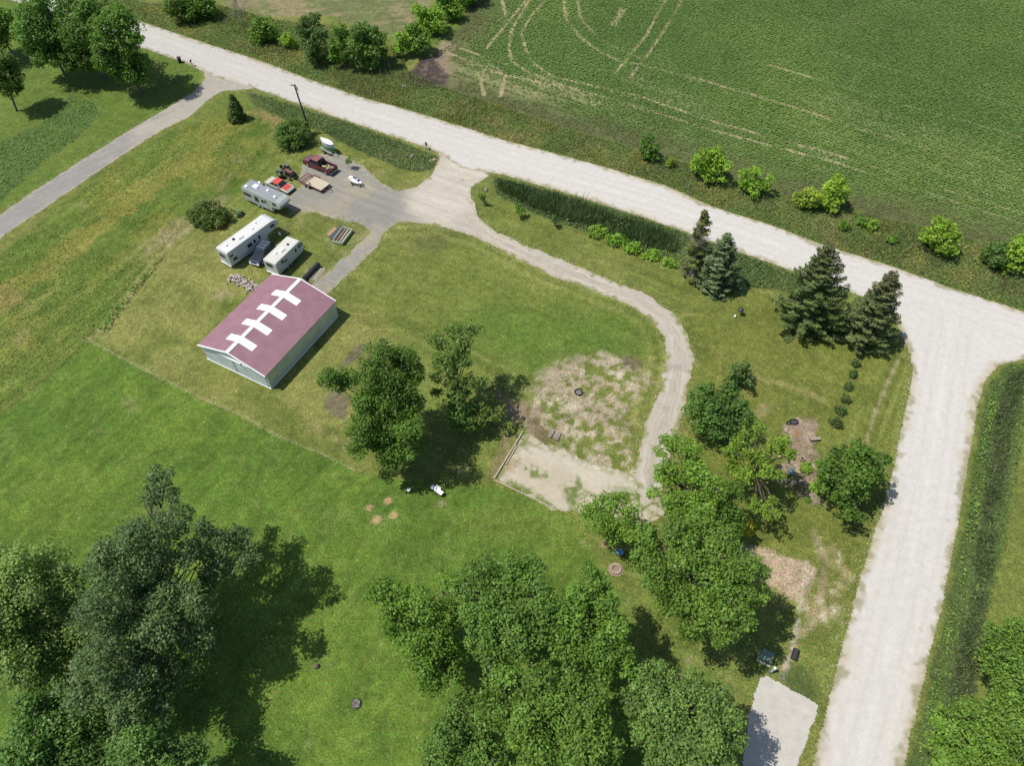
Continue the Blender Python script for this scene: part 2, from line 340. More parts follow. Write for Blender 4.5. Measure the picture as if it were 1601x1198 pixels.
def paint_ground(x, y):
    n1 = fbm(x, y, 14, 5, 1); n2 = fbm(x, y, 3.2, 4, 7); n3 = fbm(x, y, 0.9, 3, 15); n4 = fbm(x, y, 30, 3, 21)
    C = np.tile(A(114, 127, 60), (len(x), 1))
    # mown yard
    yl = sstep(0.5 + 2.4 * n1 + 1.2 * n2); C = mixc(C, yl * 0.55, A(136, 138, 74)); C = mixc(C, sstep(-0.15 + 3 * n4 + 1.5 * n2) * 0.55, A(96, 124, 50))
    C = mixc(C, sstep((n2 + n1 * .8 - 0.22) * 4) * 0.5, A(142, 132, 84))
    st = stripes(x, y, math.radians(-31), 0.8, 41); C = C * (1 + 0.34 * st[:, None]); C = mixc(C, sstep(3 * st - .25) * .35, A(150, 146, 86))
    # mower passes that follow the inside of the curved drive, and the edge of the rough ground
    for ln_, rg, sd_ in (([(610, 356), (680, 352), (740, 368), (860, 430), (980, 475), (1020, 500), (1042, 560), (1015, 650)], 26, 2), ([(140, 530), (235, 410), (300, 352), (365, 300), (430, 245)], 17, 5), ([(1090, 520), (1080, 620), (1075, 660)], 10, 8), ([(1170, 460), (1330, 520), (1425, 560)], 9, 9)):
        dd_ = dline(x, y, G(ln_)); w_ = sstep((rg - dd_) / 6); pp = fbm(dd_ / .75, x * 0 + 3, 1.0, 3, sd_) + .35 * fbm(x, y, 5, 3, sd_)
        C = C * (1 + 0.42 * (w_ * pp)[:, None]); C = mixc(C, w_ * sstep(4 * pp - .35) * .4, A(158, 152, 92))
    # far beyond the picture, plain farmland
    yardl = poly_mask(x, y, [(610, 360), (740, 375), (860, 435), (1000, 490), (1035, 560), (1000, 560), (900, 545), (780, 560), (640, 520), (540, 470), (560, 420)], 4, 3, 8, 6)
    C = mixc(C, yardl * 0.35, A(112, 130, 56))
    C = mixc(C, spot(x, y, 680, 375, 60, 1.5, 9, .5, 1.6) * 0.55, A(96, 92, 66))
    C = mixc(C, poly_mask(x, y, [(760, 470), (960, 510), (1000, 560), (860, 580), (720, 520)], 8, 4, 8, 4) * 0.5, A(84, 122, 44))
    # east corner lawn, mown in strips along the road
    ec = poly_mask(x, y, [(1090, 480), (1200, 470), (1330, 520), (1425, 560), (1415, 640), (1385, 760), (1335, 920), (1280, 960), (1200, 860), (1090, 700), (1075, 600)], 3, 1.5, 4, 8)
    C = mixc(C, ec * 0.6, A(114, 122, 54))
    d = G([(1400, 560), (1290, 900)]); an = math.atan2(*(d[1] - d[0])[::-1])
    e2 = poly_mask(x, y, [(1370, 545), (1425, 560), (1415, 640), (1385, 760), (1345, 880), (1280, 900), (1300, 760), (1350, 620)], 1.5, .6, 3, 8)
    s2 = stripes(x, y, an, 0.8, 43); C = C * (1 + (e2 * 1.0 * s2)[:, None]); C = mixc(C, e2 * sstep(2.2 * s2 - .1) * 0.5, A(160, 150, 100))
    for pts, w, c in (([(1405, 560), (1370, 640), (1355, 690)], .3, (168, 156, 122)), ([(1180, 590), (1230, 603), (1285, 625)], .6, (150, 146, 90)), ([(1180, 648), (1200, 636)], .8, (150, 142, 96)), ([(900, 398), (925, 413)], .2, (140, 128, 74)), ([(1270, 830), (1290, 880), (1280, 960), (1240, 1010), (1225, 1060)], .5, (158, 146, 112))):
        C = mixc(C, sstep((w - dline(x, y, G(pts)) + n3 * .8) / .5 + .3) * 0.7, A(*c))
    # unmown ground west of the yard
    rw = poly_mask(x, y, ROUGH_W, 1.5, 2, 6, 3); C = mixc(C, rw, A(106, 126, 54))
    C = mixc(C, rw * sstep(0.1 + 3.2 * fbm(x, y, 11, 4, 51)) * 0.75, A(142, 138, 66)); C = mixc(C, rw * sstep(-0.45 + 4 * fbm(x, y, 7, 4, 57)) * 0.7, A(164, 152, 110))
    C = mixc(C, rw * sstep(-0.3 + 4 * fbm(x, y, 5, 4, 58)) * 0.6, A(70, 106, 36))
    s4 = stripes(x, y, math.radians(62), 1.6, 59); C = C * (1 + (rw * .5 * s4)[:, None]); C = mixc(C, rw * sstep(3.5 * s4 - .3 + n1) * .6, A(150, 148, 84))
    C = mixc(C, poly_mask(x, y, [(395, 175), (440, 165), (450, 185), (425, 200)], 1.5, 1.5, 2, 3) * 0.8, A(165, 146, 98))
    for pl_, w_, c_, k_ in (([(-40, 500), (60, 425), (160, 350), (250, 285), (320, 235), (370, 190)], 3.2, (148, 142, 70), .6), ([(0, 560), (90, 490), (170, 420), (240, 350), (300, 300), (350, 255)], 1.6, (132, 138, 62), .5), ([(135, 535), (190, 462), (235, 402), (300, 347), (365, 297), (430, 215)], 1.0, (72, 100, 38), .7), ([(0, 400), (70, 345), (160, 265), (235, 222), (330, 186)], .8, (66, 92, 38), .6), ([(0, 460), (20, 470)], 3, (150, 134, 84), .6)):
        C = mixc(C, sstep((w_ - dline(x, y, G(pl_)) + 5 * n2 + 2 * n3) / 1.5) * k_, A(*c_))
    C = mixc(C, poly_mask(x, y, [(330, 335), (365, 300), (340, 310), (270, 350), (215, 405), (235, 400)], 2, 2, 3, 3) * 0.7, A(160, 150, 110))
    md = poly_mask(x, y, MEADOW, 1, 1.5, 3, 3); C = mixc(C, md, A(92, 118, 58))
    wl = poly_mask(x, y, [(-200, -200), (150, -20), (218, 60), (320, 112), (300, 150), (0, 330), (-200, 400)], 1, 1, 3, 3) * (1 - md); C = mixc(C, wl * 0.7, A(98, 122, 50))
    # lower lawn, greener, mown the other way
    wy = poly_mask(x, y, [(145, 530), (235, 410), (300, 352), (350, 320), (400, 380), (420, 430), (310, 535), (330, 565), (425, 610), (530, 500), (640, 520), (600, 640), (560, 730), (430, 675), (310, 618)], 2.5, 2, 5, 3)
    C = mixc(C, wy * sstep(.75 + 2 * n2 + 1.5 * n1) * .5, A(146, 144, 84)); C = mixc(C, sstep((.7 - dline(x, y, G([(140, 532), (165, 508), (240, 412), (300, 352)])) + 2.5 * n3) / .8) * .5, A(172, 160, 120))
    lo = poly_mask(x, y, LOWER, 0.9, 0.5, 2, 3); lc = np.tile(A(94, 122, 48), (len(x), 1))
    lc = mixc(lc, sstep(0.4 + 2.4 * n1 + n2) * 0.6, A(116, 138, 56)); lc = mixc(lc, sstep(-0.2 + 3 * n4) * 0.5, A(74, 110, 40))
    s3 = stripes(x, y, math.radians(58), 0.8, 47); lc = lc * (1 + 0.42 * s3[:, None]); lc = mixc(lc, sstep(fbm(x, y, 1.3, 3, 49) * 4 - .4) * .3, A(140, 150, 84)); C = C * (1 - lo[:, None]) + lc * lo[:, None]
    C = mixc(C, lo * spot(x, y, 540, 800, 34, 1.2, 9, .8) * 0.4, A(136, 146, 78))
    C = mixc(C, poly_mask(x, y, [(690, 800), (800, 770), (900, 800), (940, 860), (900, 880), (800, 850), (720, 850)], 5, 3, 6, 3) * 0.55, A(120, 134, 60))
    ln = sstep((0.10 - dline(x, y, G([(138, 532), (220, 575), (310, 620), (390, 655), (430, 680), (500, 708), (555, 735)])) + n3 * .12) / .12 + .5)
    C = mixc(C, ln * 0.6, A(176, 172, 128))
    C = mixc(C, sstep((0.5 - dline(x, y, G([(480, 662), (530, 690), (550, 712)])) + n3) / .5) * 0.5, A(160, 150, 104))
    C = mixc(C, sstep((0.12 - dline(x, y, G([(0, 650), (60, 600), (110, 560)]))) / .15 + .5) * 0.5, A(60, 88, 34))
    # worn and sandy places
    dm = poly_mask(x, y, DIRT, 2.2, 2.6, 5, 3); dn = sstep(0.68 + 3.0 * fbm(x, y, 4, 5, 61) + 3.2 * n3 + 1.5 * fbm(x, y, .5, 2, 62))
    C = mixc(C, dm * dn, A(172, 159, 132)); C = mixc(C, dm * dn * sstep(3 * fbm(x, y, 2.5, 4, 63)) * .8, A(204, 194, 168)); C = mixc(C, dm * (1 - dn) * .7, A(124, 134, 64))
    C = mixc(C, spot(x, y, 984, 568, 24, .8, 12) * 0.95, A(104, 90, 74)); C = mixc(C, spot(x, y, 905, 618, 26, 1, 14) * .6, A(160, 142, 118))
    C = mixc(C, poly_mask(x, y, [(770, 605), (800, 615), (850, 640), (858, 690), (820, 680), (800, 650)], 1.5, 1.5, 2, 4) * .75, A(136, 118, 96))
    C = mixc(C, poly_mask(x, y, [(500, 600), (560, 560), (580, 535), (560, 540), (515, 590), (505, 640), (540, 655), (550, 620)], 1, .8, 2, 4) * .8, A(116, 106, 90))
    for p in ((578, 794, 8), (607, 783, 8), (589, 814, 9), (615, 806, 8)): C = mixc(C, spot(x, y, *p, .5, 5, .5), A(186, 158, 118))
    C = mixc(C, spot(x, y, 600, 815, 34, 1.2, 19) * sstep(.3 + 3 * n2) * .55, A(130, 146, 84))
    for p in ((205, 636, 16), (150, 660, 18), (345, 460, 16), (462, 1150, 26), (725, 740, 16), (915, 850, 12), (945, 855, 10), (1075, 1030, 12), (690, 790, 10)): C = mixc(C, spot(x, y, *p, .9, 7, 1.0) * sstep(.4 + 3 * n2) * .75, A(164, 152, 118))
    C = mixc(C, spot(x, y, 465, 1150, 22, .7, 23, .9) * sstep(.1 + 3 * n2) * .9, A(120, 112, 92))
    C = mixc(C, poly_mask(x, y, [(785, 680), (815, 672), (775, 748), (768, 745)], .8, .8, 2, 4) * .6, A(150, 132, 100))
    # garden bed and dirt by the east road
    gb = poly_mask(x, y, [(1222, 668), (1240, 655), (1272, 658), (1280, 665), (1270, 700), (1282, 735), (1268, 765), (1290, 790), (1262, 785), (1240, 765), (1212, 752), (1205, 742), (1235, 715), (1236, 690)], .8, .7, 2, 4)
    C = mixc(C, gb * sstep(.8 + 1.5 * n2), A(158, 140, 120)); C = mixc(C, gb * sstep(-.2 + 4 * n3) * .7, A(190, 176, 156)); C = mixc(C, spot(x, y, 1245, 677, 9, .8) * .7, A(170, 122, 88))
    pb = poly_mask(x, y, [(1120, 838), (1190, 860), (1250, 878), (1272, 890), (1266, 915), (1252, 946), (1215, 925), (1190, 905), (1120, 880)], .8, .7, 2, 4); C = mixc(C, pb, A(190, 170, 142)); C = mixc(C, pb * sstep(-.1 + 3 * n2) * .6, A(165, 136, 104))
    cb = poly_mask(x, y, [(1285, 850), (1310, 850), (1335, 900), (1325, 950), (1310, 1000), (1275, 980), (1255, 950), (1275, 900)], 1.5, 1.5, 3, 4) * sstep(.45 + 3 * n2); C = mixc(C, cb * .85, A(176, 160, 122)); C = mixc(C, cb * sstep(4 * n3 - .1) * .8, A(212, 202, 180))
    C = mixc(C, sstep((.25 - dline(x, y, G([(1262, 880), (1250, 960), (1240, 1010), (1225, 1060)])) + n3 * .5) / .3 + .4) * .6, A(196, 186, 164))
    C = mixc(C, poly_mask(x, y, [(1232, 1040), (1262, 1050), (1290, 1090), (1280, 1100), (1240, 1080), (1215, 1062)], 1, .8, 2, 4) * .7, A(80, 98, 54))
    lot = poly_mask(x, y, [(440, 300), (520, 240), (640, 290), (600, 345), (560, 390), (490, 470), (470, 440), (520, 380), (480, 350), (430, 320)], 3, 2, 4, 4); C = mixc(C, lot * sstep(-.05 + 3.5 * n2) * .7, A(168, 156, 118))
    C = mixc(C, lot * .3, A(110, 116, 60))
    # road verges and ditches
    vg = poly_mask(x, y, VERGE, 1.2, .8, 3, 3); C = mixc(C, vg, A(104, 118, 60)); C = mixc(C, vg * sstep(-.1 + 3.4 * fbm(x, y, 8, 4, 71)) * .7, A(128, 126, 62)); C = mixc(C, vg * sstep(-.5 + 4 * fbm(x, y, 6, 4, 73)) * .7, A(146, 128, 90))
    for dd in (DITCH_W, DITCH_C, DITCH_E): C = mixc(C, poly_mask(x, y, dd, .8, .5, 2, 3), A(90, 106, 58))
    C = mixc(C, poly_mask(x, y, CATT_E, 1, .8, 2, 3), A(80, 90, 58)); C = mixc(C, poly_mask(x, y, CATT_C, .8, .6, 2, 3), A(52, 66, 38))
    el = poly_mask(x, y, [(1601, 640), (1585, 740), (1570, 850), (1545, 960), (1530, 1100), (1800, 1300), (1900, 600)], 1, .5, 2, 3); C = mixc(C, el, A(118, 128, 62))
    # fields
    fm = poly_mask(x, y, FIELD, 1.2, .8, 3, 3); C = mixc(C, fm, A(98, 124, 62)); edge = sstep((-sdpoly(x, y, G(FIELD)) + 6 * n2) / 11)
    C = mixc(C, fm * (1 - edge) * .85, A(98, 95, 66))
    C = mixc(C, fm * bare_mask(x, y) * .75, A(160, 154, 112)); C = mixc(C, fm * track_mask(x, y) * .9, A(176, 164, 128))
    # dry corner with ash-grey stalks
    bp = poly_mask(x, y, [(632, 119), (660, 90), (695, 82), (705, 112), (700, 136), (660, 138)], 1.2, 1.4, 3, 3); C = mixc(C, bp, A(84, 74, 68)); C = mixc(C, bp * sstep(-.2 + 4 * n3) * .6, A(134, 122, 112))
    C = mixc(C, poly_mask(x, y, [(690, 60), (712, 70), (700, 95), (712, 118), (695, 116), (682, 90)], 1.5, 1, 3, 3) * .7, A(166, 148, 122))
    nf = poly_mask(x, y, NFIELD, 1.5, 1.5, 4, 3); C = mixc(C, nf, A(150, 140, 104)); C = mixc(C, nf * sstep(.45 + 3.2 * fbm(x, y, 6, 4, 81) + 2 * stripes(x, y, 0.2, .8, 82)) * .7, A(98, 118, 66)); C = mixc(C, nf * sstep(-.3 + 4 * fbm(x, y, 9, 4, 84)) * .5, A(184, 166, 130))
    return np.clip(C * (1.04 + 0.34 * n2 + 0.5 * n3)[:, None], 0.004, 0.9)

def build_ground():
    xs = np.concatenate([[-4000, -1500, -600, -280, -170], np.arange(-130, 130.1, 0.27), [170, 280, 600, 1500, 4000]])
    ys = [-4000, -1500, -500, -150, -60, -20, 0]; y = 5.0
    while y < 190: ys.append(y); y += 0.2 + max(0, y - 20) * 0.0016
    ys = np.array(ys + [230, 300, 500, 1500, 5000])
    X, Y = np.meshgrid(xs, ys); x, y = X.ravel(), Y.ravel()
    C = paint_ground(x, y)
    V = np.stack([x, y, np.zeros_like(x)], 1); nx, ny = len(xs), len(ys)
    i = (np.arange(ny - 1)[:, None] * nx + np.arange(nx - 1)[None]).ravel()
    F = np.stack([i, i + 1, i + nx + 1, i + nx], 1)
    return tag(fastmesh('ground', V, F, C, 'POINT', M['turf']), kind='structure')
build_ground()

def sheet(name, px, z, step, paint, amp=0.35, ns=1.6, seed=1):
    P = G(px); P = P[np.linalg.norm(P, axis=1) < 900] if False else P
    lo = np.maximum(P.min(0) - 1, (-140, 2)); hi = np.minimum(P.max(0) + 1, (140, 200))
    xs = np.arange(lo[0], hi[0], step); ys = np.arange(lo[1], hi[1], step)
    X, Y = np.meshgrid(xs, ys); rs = np.random.RandomState(seed)
    X = X + rs.uniform(-.3, .3, X.shape) * step; Y = Y + rs.uniform(-.3, .3, X.shape) * step
    s = sdpoly(X.ravel(), Y.ravel(), P) + amp * 2 * fbm(X.ravel(), Y.ravel(), ns, 4, seed)
    ins = s < 0; nx, ny = len(xs), len(ys)
    i = (np.arange(ny - 1)[:, None] * nx + np.arange(nx - 1)[None]).ravel(); F = np.stack([i, i + 1, i + nx + 1, i + nx], 1)
    keep = ins[F].sum(1) >= 3; F = F[keep]
    use, inv = np.unique(F, return_inverse=True); x = X.ravel()[use]; y = Y.ravel()[use]
    C = paint(x, y, -s[use]); V = np.stack([x, y, np.full_like(x, z)], 1)
    return tag(fastmesh(name, V, inv.reshape(-1, 4), C, 'POINT', M['gravel']), kind='structure')
MAINC = G([(-100, -80), (150, 23), (300, 78), (480, 146), (640, 197), (850, 268), (1040, 322), (1200, 378), (1400, 450), (1601, 522), (1800, 600)])
EASTC = G([(1490, 480), (1480, 560), (1470, 620), (1450, 760), (1405, 960), (1342, 1198), (1300, 1400)])
def paint_road(x, y, s):
    n2 = fbm(x, y, 3.5, 4, 7); n3 = fbm(x, y, .9, 3, 9); d1 = dline(x, y, MAINC); d2 = dline(x, y, EASTC)
    d = np.minimum(d1, d2); C = np.tile(A(214, 210, 203), (len(x), 1))
    st = np.where(d1 < d2, fbm((x * .92 - y * .39) / 22, (x * .39 + y * .92) / .55, 1, 3, 5), fbm((x * .26 + y * .97) / 22, (x * .97 - y * .26) / .55, 1, 3, 6))
    C = C * (1 + .06 * st[:, None])
    for off in (0.0, 2.2): C = mixc(C, sstep((.5 - np.abs(d - off) + n2 * .9) / .7) * .4, A(228, 225, 219))
    C = mixc(C, sstep((.6 - np.abs(d - 2.4) + n2) / .7) * .35, A(200, 190, 176))
    C = mixc(C, sstep(1 - s / 1.2 + 2 * n2) * .75, A(198, 186, 162))
    C = mixc(C, sstep(.9 - s / .8 + 3.6 * n3) * .7, A(146, 142, 104)); C = mixc(C, sstep((.35 - np.abs(d - 1.2) + n2 * .5) / .5) * .35, A(196, 190, 178)); C = mixc(C, sstep(3 * fbm(x, y, 7, 4, 91) - .3) * .15, A(226, 220, 208))
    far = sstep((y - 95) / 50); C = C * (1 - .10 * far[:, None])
    return C * (1 + .05 * n2 + .03 * n3)[:, None]
def paint_wdrive(x, y, s):
    n2 = fbm(x, y, 3, 4, 7); n3 = fbm(x, y, .8, 3, 9); st = stripes(x, y, math.radians(40), .6, 5)
    C = np.tile(A(158, 155, 149), (len(x), 1)) * (1 + .25 * st[:, None]); C = mixc(C, sstep((x + 72) / 7 * 1 + n2 * 2) * .5 * (y > 105), A(196, 186, 168))
    C = mixc(C, sstep(.8 - s / .8 + 2 * n3) * .6, A(190, 176, 146)); return C * (1 + .14 * n2 + .12 * n3)[:, None]
def paint_drive(x, y, s):
    n2 = fbm(x, y, 3, 4, 7); n3 = fbm(x, y, .8, 3, 9); C = np.tile(A(192, 184, 169), (len(x), 1))
    g = sstep((-14.5 + 3 * n2 - x) / 8 + .3); C = mixc(C, g, A(154, 151, 142)); C = mixc(C, g * sstep(-.2 + 4 * fbm(x, y, 5, 4, 13)) * .7, A(172, 162, 140))
    ms = poly_mask(x, y, [(650, 290), (700, 240), (770, 270), (740, 320), (700, 345), (640, 330)], 4, 2, 4, 3); C = mixc(C, ms * .7, A(206, 198, 182))
    C = mixc(C, sstep(.9 - s / .9 + 2.5 * n3) * .6, A(196, 184, 154)); C = mixc(C, sstep(-.6 + 4 * fbm(x, y, 1.8, 3, 17)) * .4, A(130, 118, 98))
    nar = (1 - g) * (1 - ms)
    C = mixc(C, nar * sstep((.4 - np.abs(s - 1.95) + n2 * .7) / .5) * .45, A(158, 148, 122)); C = mixc(C, nar * sstep((.32 - np.abs(s - 1.0) + n2 * .5) / .4) * .45, A(212, 204, 190)); C = mixc(C, nar * sstep((.16 - np.abs(s - 1.35) + n2 * .3) / .2) * .35, A(150, 140, 122))
    tr_ = stripes(x, y, math.radians(-28), .5, 23); C = C * (1 + ((1 - nar) * .34 * tr_)[:, None])
    C = mixc(C, sstep(.65 - s / .8 + 2.6 * n3 + 1.2 * n2) * .8, A(124, 128, 70)); C = mixc(C, g * sstep(fbm(x, y, 2.6, 4, 29) * 6 - 1.7) * .7, A(128, 128, 84))
    return C * (1 + .16 * n2 + .12 * n3)[:, None]
def paint_pad(x, y, s):
    n2 = fbm(x, y, 3, 4, 7); n3 = fbm(x, y, .8, 3, 9); C = np.tile(A(200, 190, 168), (len(x), 1)); C = mixc(C, sstep(-.1 + 3 * n2) * .5, A(176, 160, 130))
    u = fbm((x * .87 - y * .5) / 9, (x * .5 + y * .87) / 1.4, 1, 4, 19); C = mixc(C, sstep((u + .6 * n3 + .6 * n2 + .05) * 6) * .7, A(150, 146, 100)); C = mixc(C, sstep((u + .8 * n3 + .6 * n2 - .06) * 8) * .9, A(106, 124, 56)); C = mixc(C, sstep(1.0 - s / .9 + 4.5 * n3) * .85, A(128, 132, 72)); C = mixc(C, sstep(5 * n3 + 2 * n2 - .5) * .6, A(222, 215, 198))
    for pg_, k_ in (([(802, 722), (820, 722), (868, 750), (862, 758), (830, 748)], .9), ([(880, 742), (905, 748), (915, 770), (905, 805), (885, 795), (878, 770)], .9), ([(780, 748), (800, 750), (840, 772), (862, 790), (850, 792), (810, 770)], .7), ([(860, 700), (900, 715), (905, 725), (870, 712)], .6), ([(945, 760), (990, 770), (985, 785), (940, 775)], .5)):
        C = mixc(C, poly_mask(x, y, pg_, 1.0, 1.0, 2, 6) * sstep(.75 + 3.5 * n3 + 2 * n2) * k_, A(104, 124, 54))
    C = mixc(C, poly_mask(x, y, [(825, 692), (1000, 745), (1020, 775), (960, 775), (815, 705)], 1.5, 1, 3, 6) * .4, A(216, 208, 194))
    C = mixc(C, spot(x, y, 802, 728, 18, 1, 4) * .6, A(176, 146, 110)); return C * (1 + .14 * n2 + .2 * n3)[:, None]
def paint_slab(x, y, s):
    n2 = fbm(x, y, 2, 4, 7); n3 = fbm(x, y, .5, 3, 9); return np.tile(A(205, 200, 190), (len(x), 1)) * (1 + .10 * n2 + .16 * n3)[:, None]
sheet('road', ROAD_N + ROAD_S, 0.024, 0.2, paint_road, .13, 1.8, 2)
sheet('driveway', WDRIVE, 0.012, 0.18, paint_wdrive, .3, 1.6, 3)
sheet('driveway', DRIVE, 0.012, 0.16, paint_drive, .4, 1.6, 4)
sheet('gravel_pad', PAD, 0.006, 0.14, paint_pad, .6, 1.6, 5)
sheet('parking_pad', SLAB, 0.008, 0.13, paint_slab, .15, 1.0, 6)

# ------------------------------------------------------------------ foliage
FB = np.array([2.2, 2.15, 1.2])                                              # foliage colours below are written dark; this lifts them all
def unit(v): return v / (np.linalg.norm(v, axis=-1, keepdims=True) + 1e-9)
def leaf_quads(P, N, size, rs, asp=0.75):
    """one small four-cornered leaf spray at every point, facing N"""
    n = len(P); r = unit(rs.normal(size=(n, 3))); T = unit(np.cross(N, r)); B = np.cross(N, T)
    s = (size * rs.uniform(.6, 1.35, n))[:, None]; T = T * s * .5; B = B * s * .5 * asp
    fold = N * s * .12
    V = np.stack([P - T * 1.1, P - B + fold, P + T * 1.1, P + B + fold], 1).reshape(-1, 3)
    return V, np.arange(n * 4).reshape(-1, 4)
def leafcol(base, n, rs, sub, var=.28, yel=.0):
    b = FB * np.array(base)[None] * (1 + var * rs.uniform(-1, 1, n))[:, None] * sub[:, None]
    h = rs.uniform(-1, 1, n) * .12; b[:, 0] *= 1 + h; b[:, 2] *= 1 - h
    if yel: b += (rs.rand(n) < yel)[:, None] * np.array([.06, .05, 0])
    return np.clip(b, .003, .9)
def crown_mesh(name, blobs, base, leaf, dens, rs, parent, var=.28, subr=.34, yel=.0, flat=.85):
    Ps, Ns, Cs = [], [], []
    for c, r in blobs:
        c = np.array(c); tone = rs.uniform(.85, 1.15)
        ns = max(3, int(5.4 * (r / max(.5, subr * r)) ** 1.6 * .42 + 2 * r))
        d = unit(rs.normal(size=(ns, 3)) + np.array([0, -.1, .35])); rad = rs.uniform(.5, 1.08, ns)
        sr = np.clip(subr * r * rs.uniform(.55, 1.3, ns), .28, 1.4)
        sc = c + d * (rad * r)[:, None] * np.array([1, 1, flat]) * .86
        for k in range(ns):
            n = int(dens * 4 * math.pi * sr[k] ** 2 / (leaf * leaf * .4) * .26) + 4
            e = unit(rs.normal(size=(n, 3)) + np.array([0, 0, .25])); q = rs.uniform(.35, 1.08, n) ** .6
            p = sc[k] + e * (q * sr[k])[:, None] * np.array([1.1, 1.1, .8])
            N = unit(e * .5 + d[k] * .25 + np.array([0, 0, .5]) + rs.normal(size=(n, 3)) * .55)
            Ps.append(p); Ns.append(N); Cs.append(leafcol(base, n, rs, np.full(n, tone * rs.uniform(.82, 1.18)), var, yel))
        n = int(dens * 4 * math.pi * r * r / (leaf * leaf * .4) * .10) + 4; e = unit(rs.normal(size=(n, 3)) + np.array([0, 0, .2]))
        Ps.append(c + e * (rs.uniform(.25, 1.06, n) ** .5 * r)[:, None] * np.array([1, 1, flat])); Ns.append(unit(e * .4 + np.array([0, 0, .45]) + rs.normal(size=(n, 3)) * .6)); Cs.append(leafcol(base, n, rs, np.full(n, tone), var, yel))
    P = np.vstack(Ps); N = np.vstack(Ns); C = np.vstack(Cs); P[:, 2] = np.maximum(P[:, 2], .08)
    V, F = leaf_quads(P, N, leaf, rs)
    return fastmesh(name, V, F, C, 'FACE', M['leaf'], parent)
def limb(mb, a, b, r0, r1, rs, sag=.12, n=6):
    a, b = np.array(a, float), np.array(b, float); L = np.linalg.norm(b - a); pts = []
    o = rs.normal(size=3) * L * .06
    for i in range(6):
        t = i / 5; p = a * (1 - t) + b * t + o * math.sin(math.pi * t) + np.array([0, 0, L * sag * math.sin(math.pi * t)]); pts.append(p)
    mb.tube(pts, [r0 + (r1 - r0) * i / 5 for i in range(6)], n, cap=True)
NLEAF = [0]
def tree(name, label, zc, bl, col, leaf=.24, dens=1.0, depth=.8, group='broadleaf trees', cat='tree', base=None, seed=1, top=None, var=.28, yel=0, bark='bark', thin=False):
    """bl: (px, py, radius in photo pixels) of each leafy mass; zc: height of the crown's middle"""
    rs = np.random.RandomState(seed * 7 + 3)
    bl = np.array(bl, float); w = bl[:, 2] ** 2
    cx, cy = (bl[:, 0] * w).sum() / w.sum(), (bl[:, 1] * w).sum() / w.sum()
    cc = at(cx, cy, zc); dist = np.linalg.norm(cc - CPOS); view = unit(cc - CPOS)
    raw = []
    for px, py, r in bl:
        d = ray(px, py); t = (cc - CPOS) @ d; raw.append((CPOS + d * t, r * t / FPX, d))
    Rc = max(np.linalg.norm(p - cc) + r * .6 for p, r, d in raw); D = Rc * depth
    blobs = []
    for p, r, d in raw:
        q = np.linalg.norm(p - cc) / (Rc * 1.05); h = D * math.sqrt(max(0, 1 - q * q))
        f = p - d * h * rs.uniform(.1, .85)
        if f[2] - r < .3: f = f + d * (f[2] - r - .3) / (-d[2]) * 0 + np.array([0, 0, .3 + r - f[2]])
        blobs.append((f, r))
        if not thin:
            g = p + d * h * rs.uniform(.3, .6) + rs.normal(size=3) * r * .2
            if g[2] - r * .8 > 1.2 or zc < 3: blobs.append((np.array([g[0], g[1], max(g[2], r * .7)]), r * .85))
            if q < .55: blobs.append((p + rs.normal(size=3) * r * .3, r * .9))
    g0 = np.array([cc[0], cc[1], 0.0]) if base is None else at(*base)
    root = empty(name, tuple(g0), 0, label, cat, group)
    rel = [(b - g0, r) for b, r in blobs]
    crown_mesh('crown', rel, col, leaf, dens, rs, root, var, yel=yel); NLEAF[0] += 1
    mb = MB(); c = cc - g0; tr = max(.06, .022 * zc + .012 * Rc); topz = c * .98
    pts = [(0, 0, -.1), (0, 0, .25), tuple(c * .33 + rs.normal(size=3) * .12), tuple(c * .66 + rs.normal(size=3) * .2), tuple(topz)]
    mb.tube(pts, [tr * 1.5, tr * 1.1, tr * .9, tr * .65, tr * .35], 9)
    for i, (b, r) in enumerate(rel):
        if r < .25: continue
        t = rs.uniform(.35, .85); s = c * t
        limb(mb, s, b, tr * .34 * (1.1 - t * .5), .03, rs)
        if r > 1:
            for k in range(3):
                e = unit(rs.normal(size=3) + np.array([0, 0, .3])) * r * .8; limb(mb, b * .8 + s * .2, b + e, .07, .02, rs, n=4)
    mb.build('trunk', bark, root, smooth=True)
    return root
def bush(name, label, px, py, r, h, col, leaf=.3, dens=1.0, cat='shrub', group='shrubs', seed=1, nb=7, ex=1.0, yel=0, var=.3, spread=.62):
    """a low bush rooted at pixel (px, py); r and h in metres"""
    rs = np.random.RandomState(seed * 13 + 5); g = at(px, py); root = empty(name, tuple(g), 0, label, cat, group)
    bl = []; br = r * .5
    for k in range(nb):
        a = 2 * math.pi * k / nb + rs.uniform(-.4, .4); q = r * spread * rs.uniform(.7, 1.1)
        bl.append((np.array([math.cos(a) * q * ex, math.sin(a) * q, h * rs.uniform(.32, .55)]), br * rs.uniform(.8, 1.15)))
    for k in range(max(2, nb // 3)): bl.append((np.array([*(rs.normal(size=2) * r * .2), h - br * rs.uniform(.5, .9)]), br))
    crown_mesh('foliage', bl, col, min(leaf, .27), dens, rs, root, var, yel=yel, flat=min(1, .55 + h / r * .3))
    mb = MB()
    for b, q in bl: limb(mb, (rs.normal() * .05, rs.normal() * .05, -.05), b, max(.015, .03 * r), .012, rs, n=5)
    mb.build('stem', 'bark', root, smooth=True)
    return root
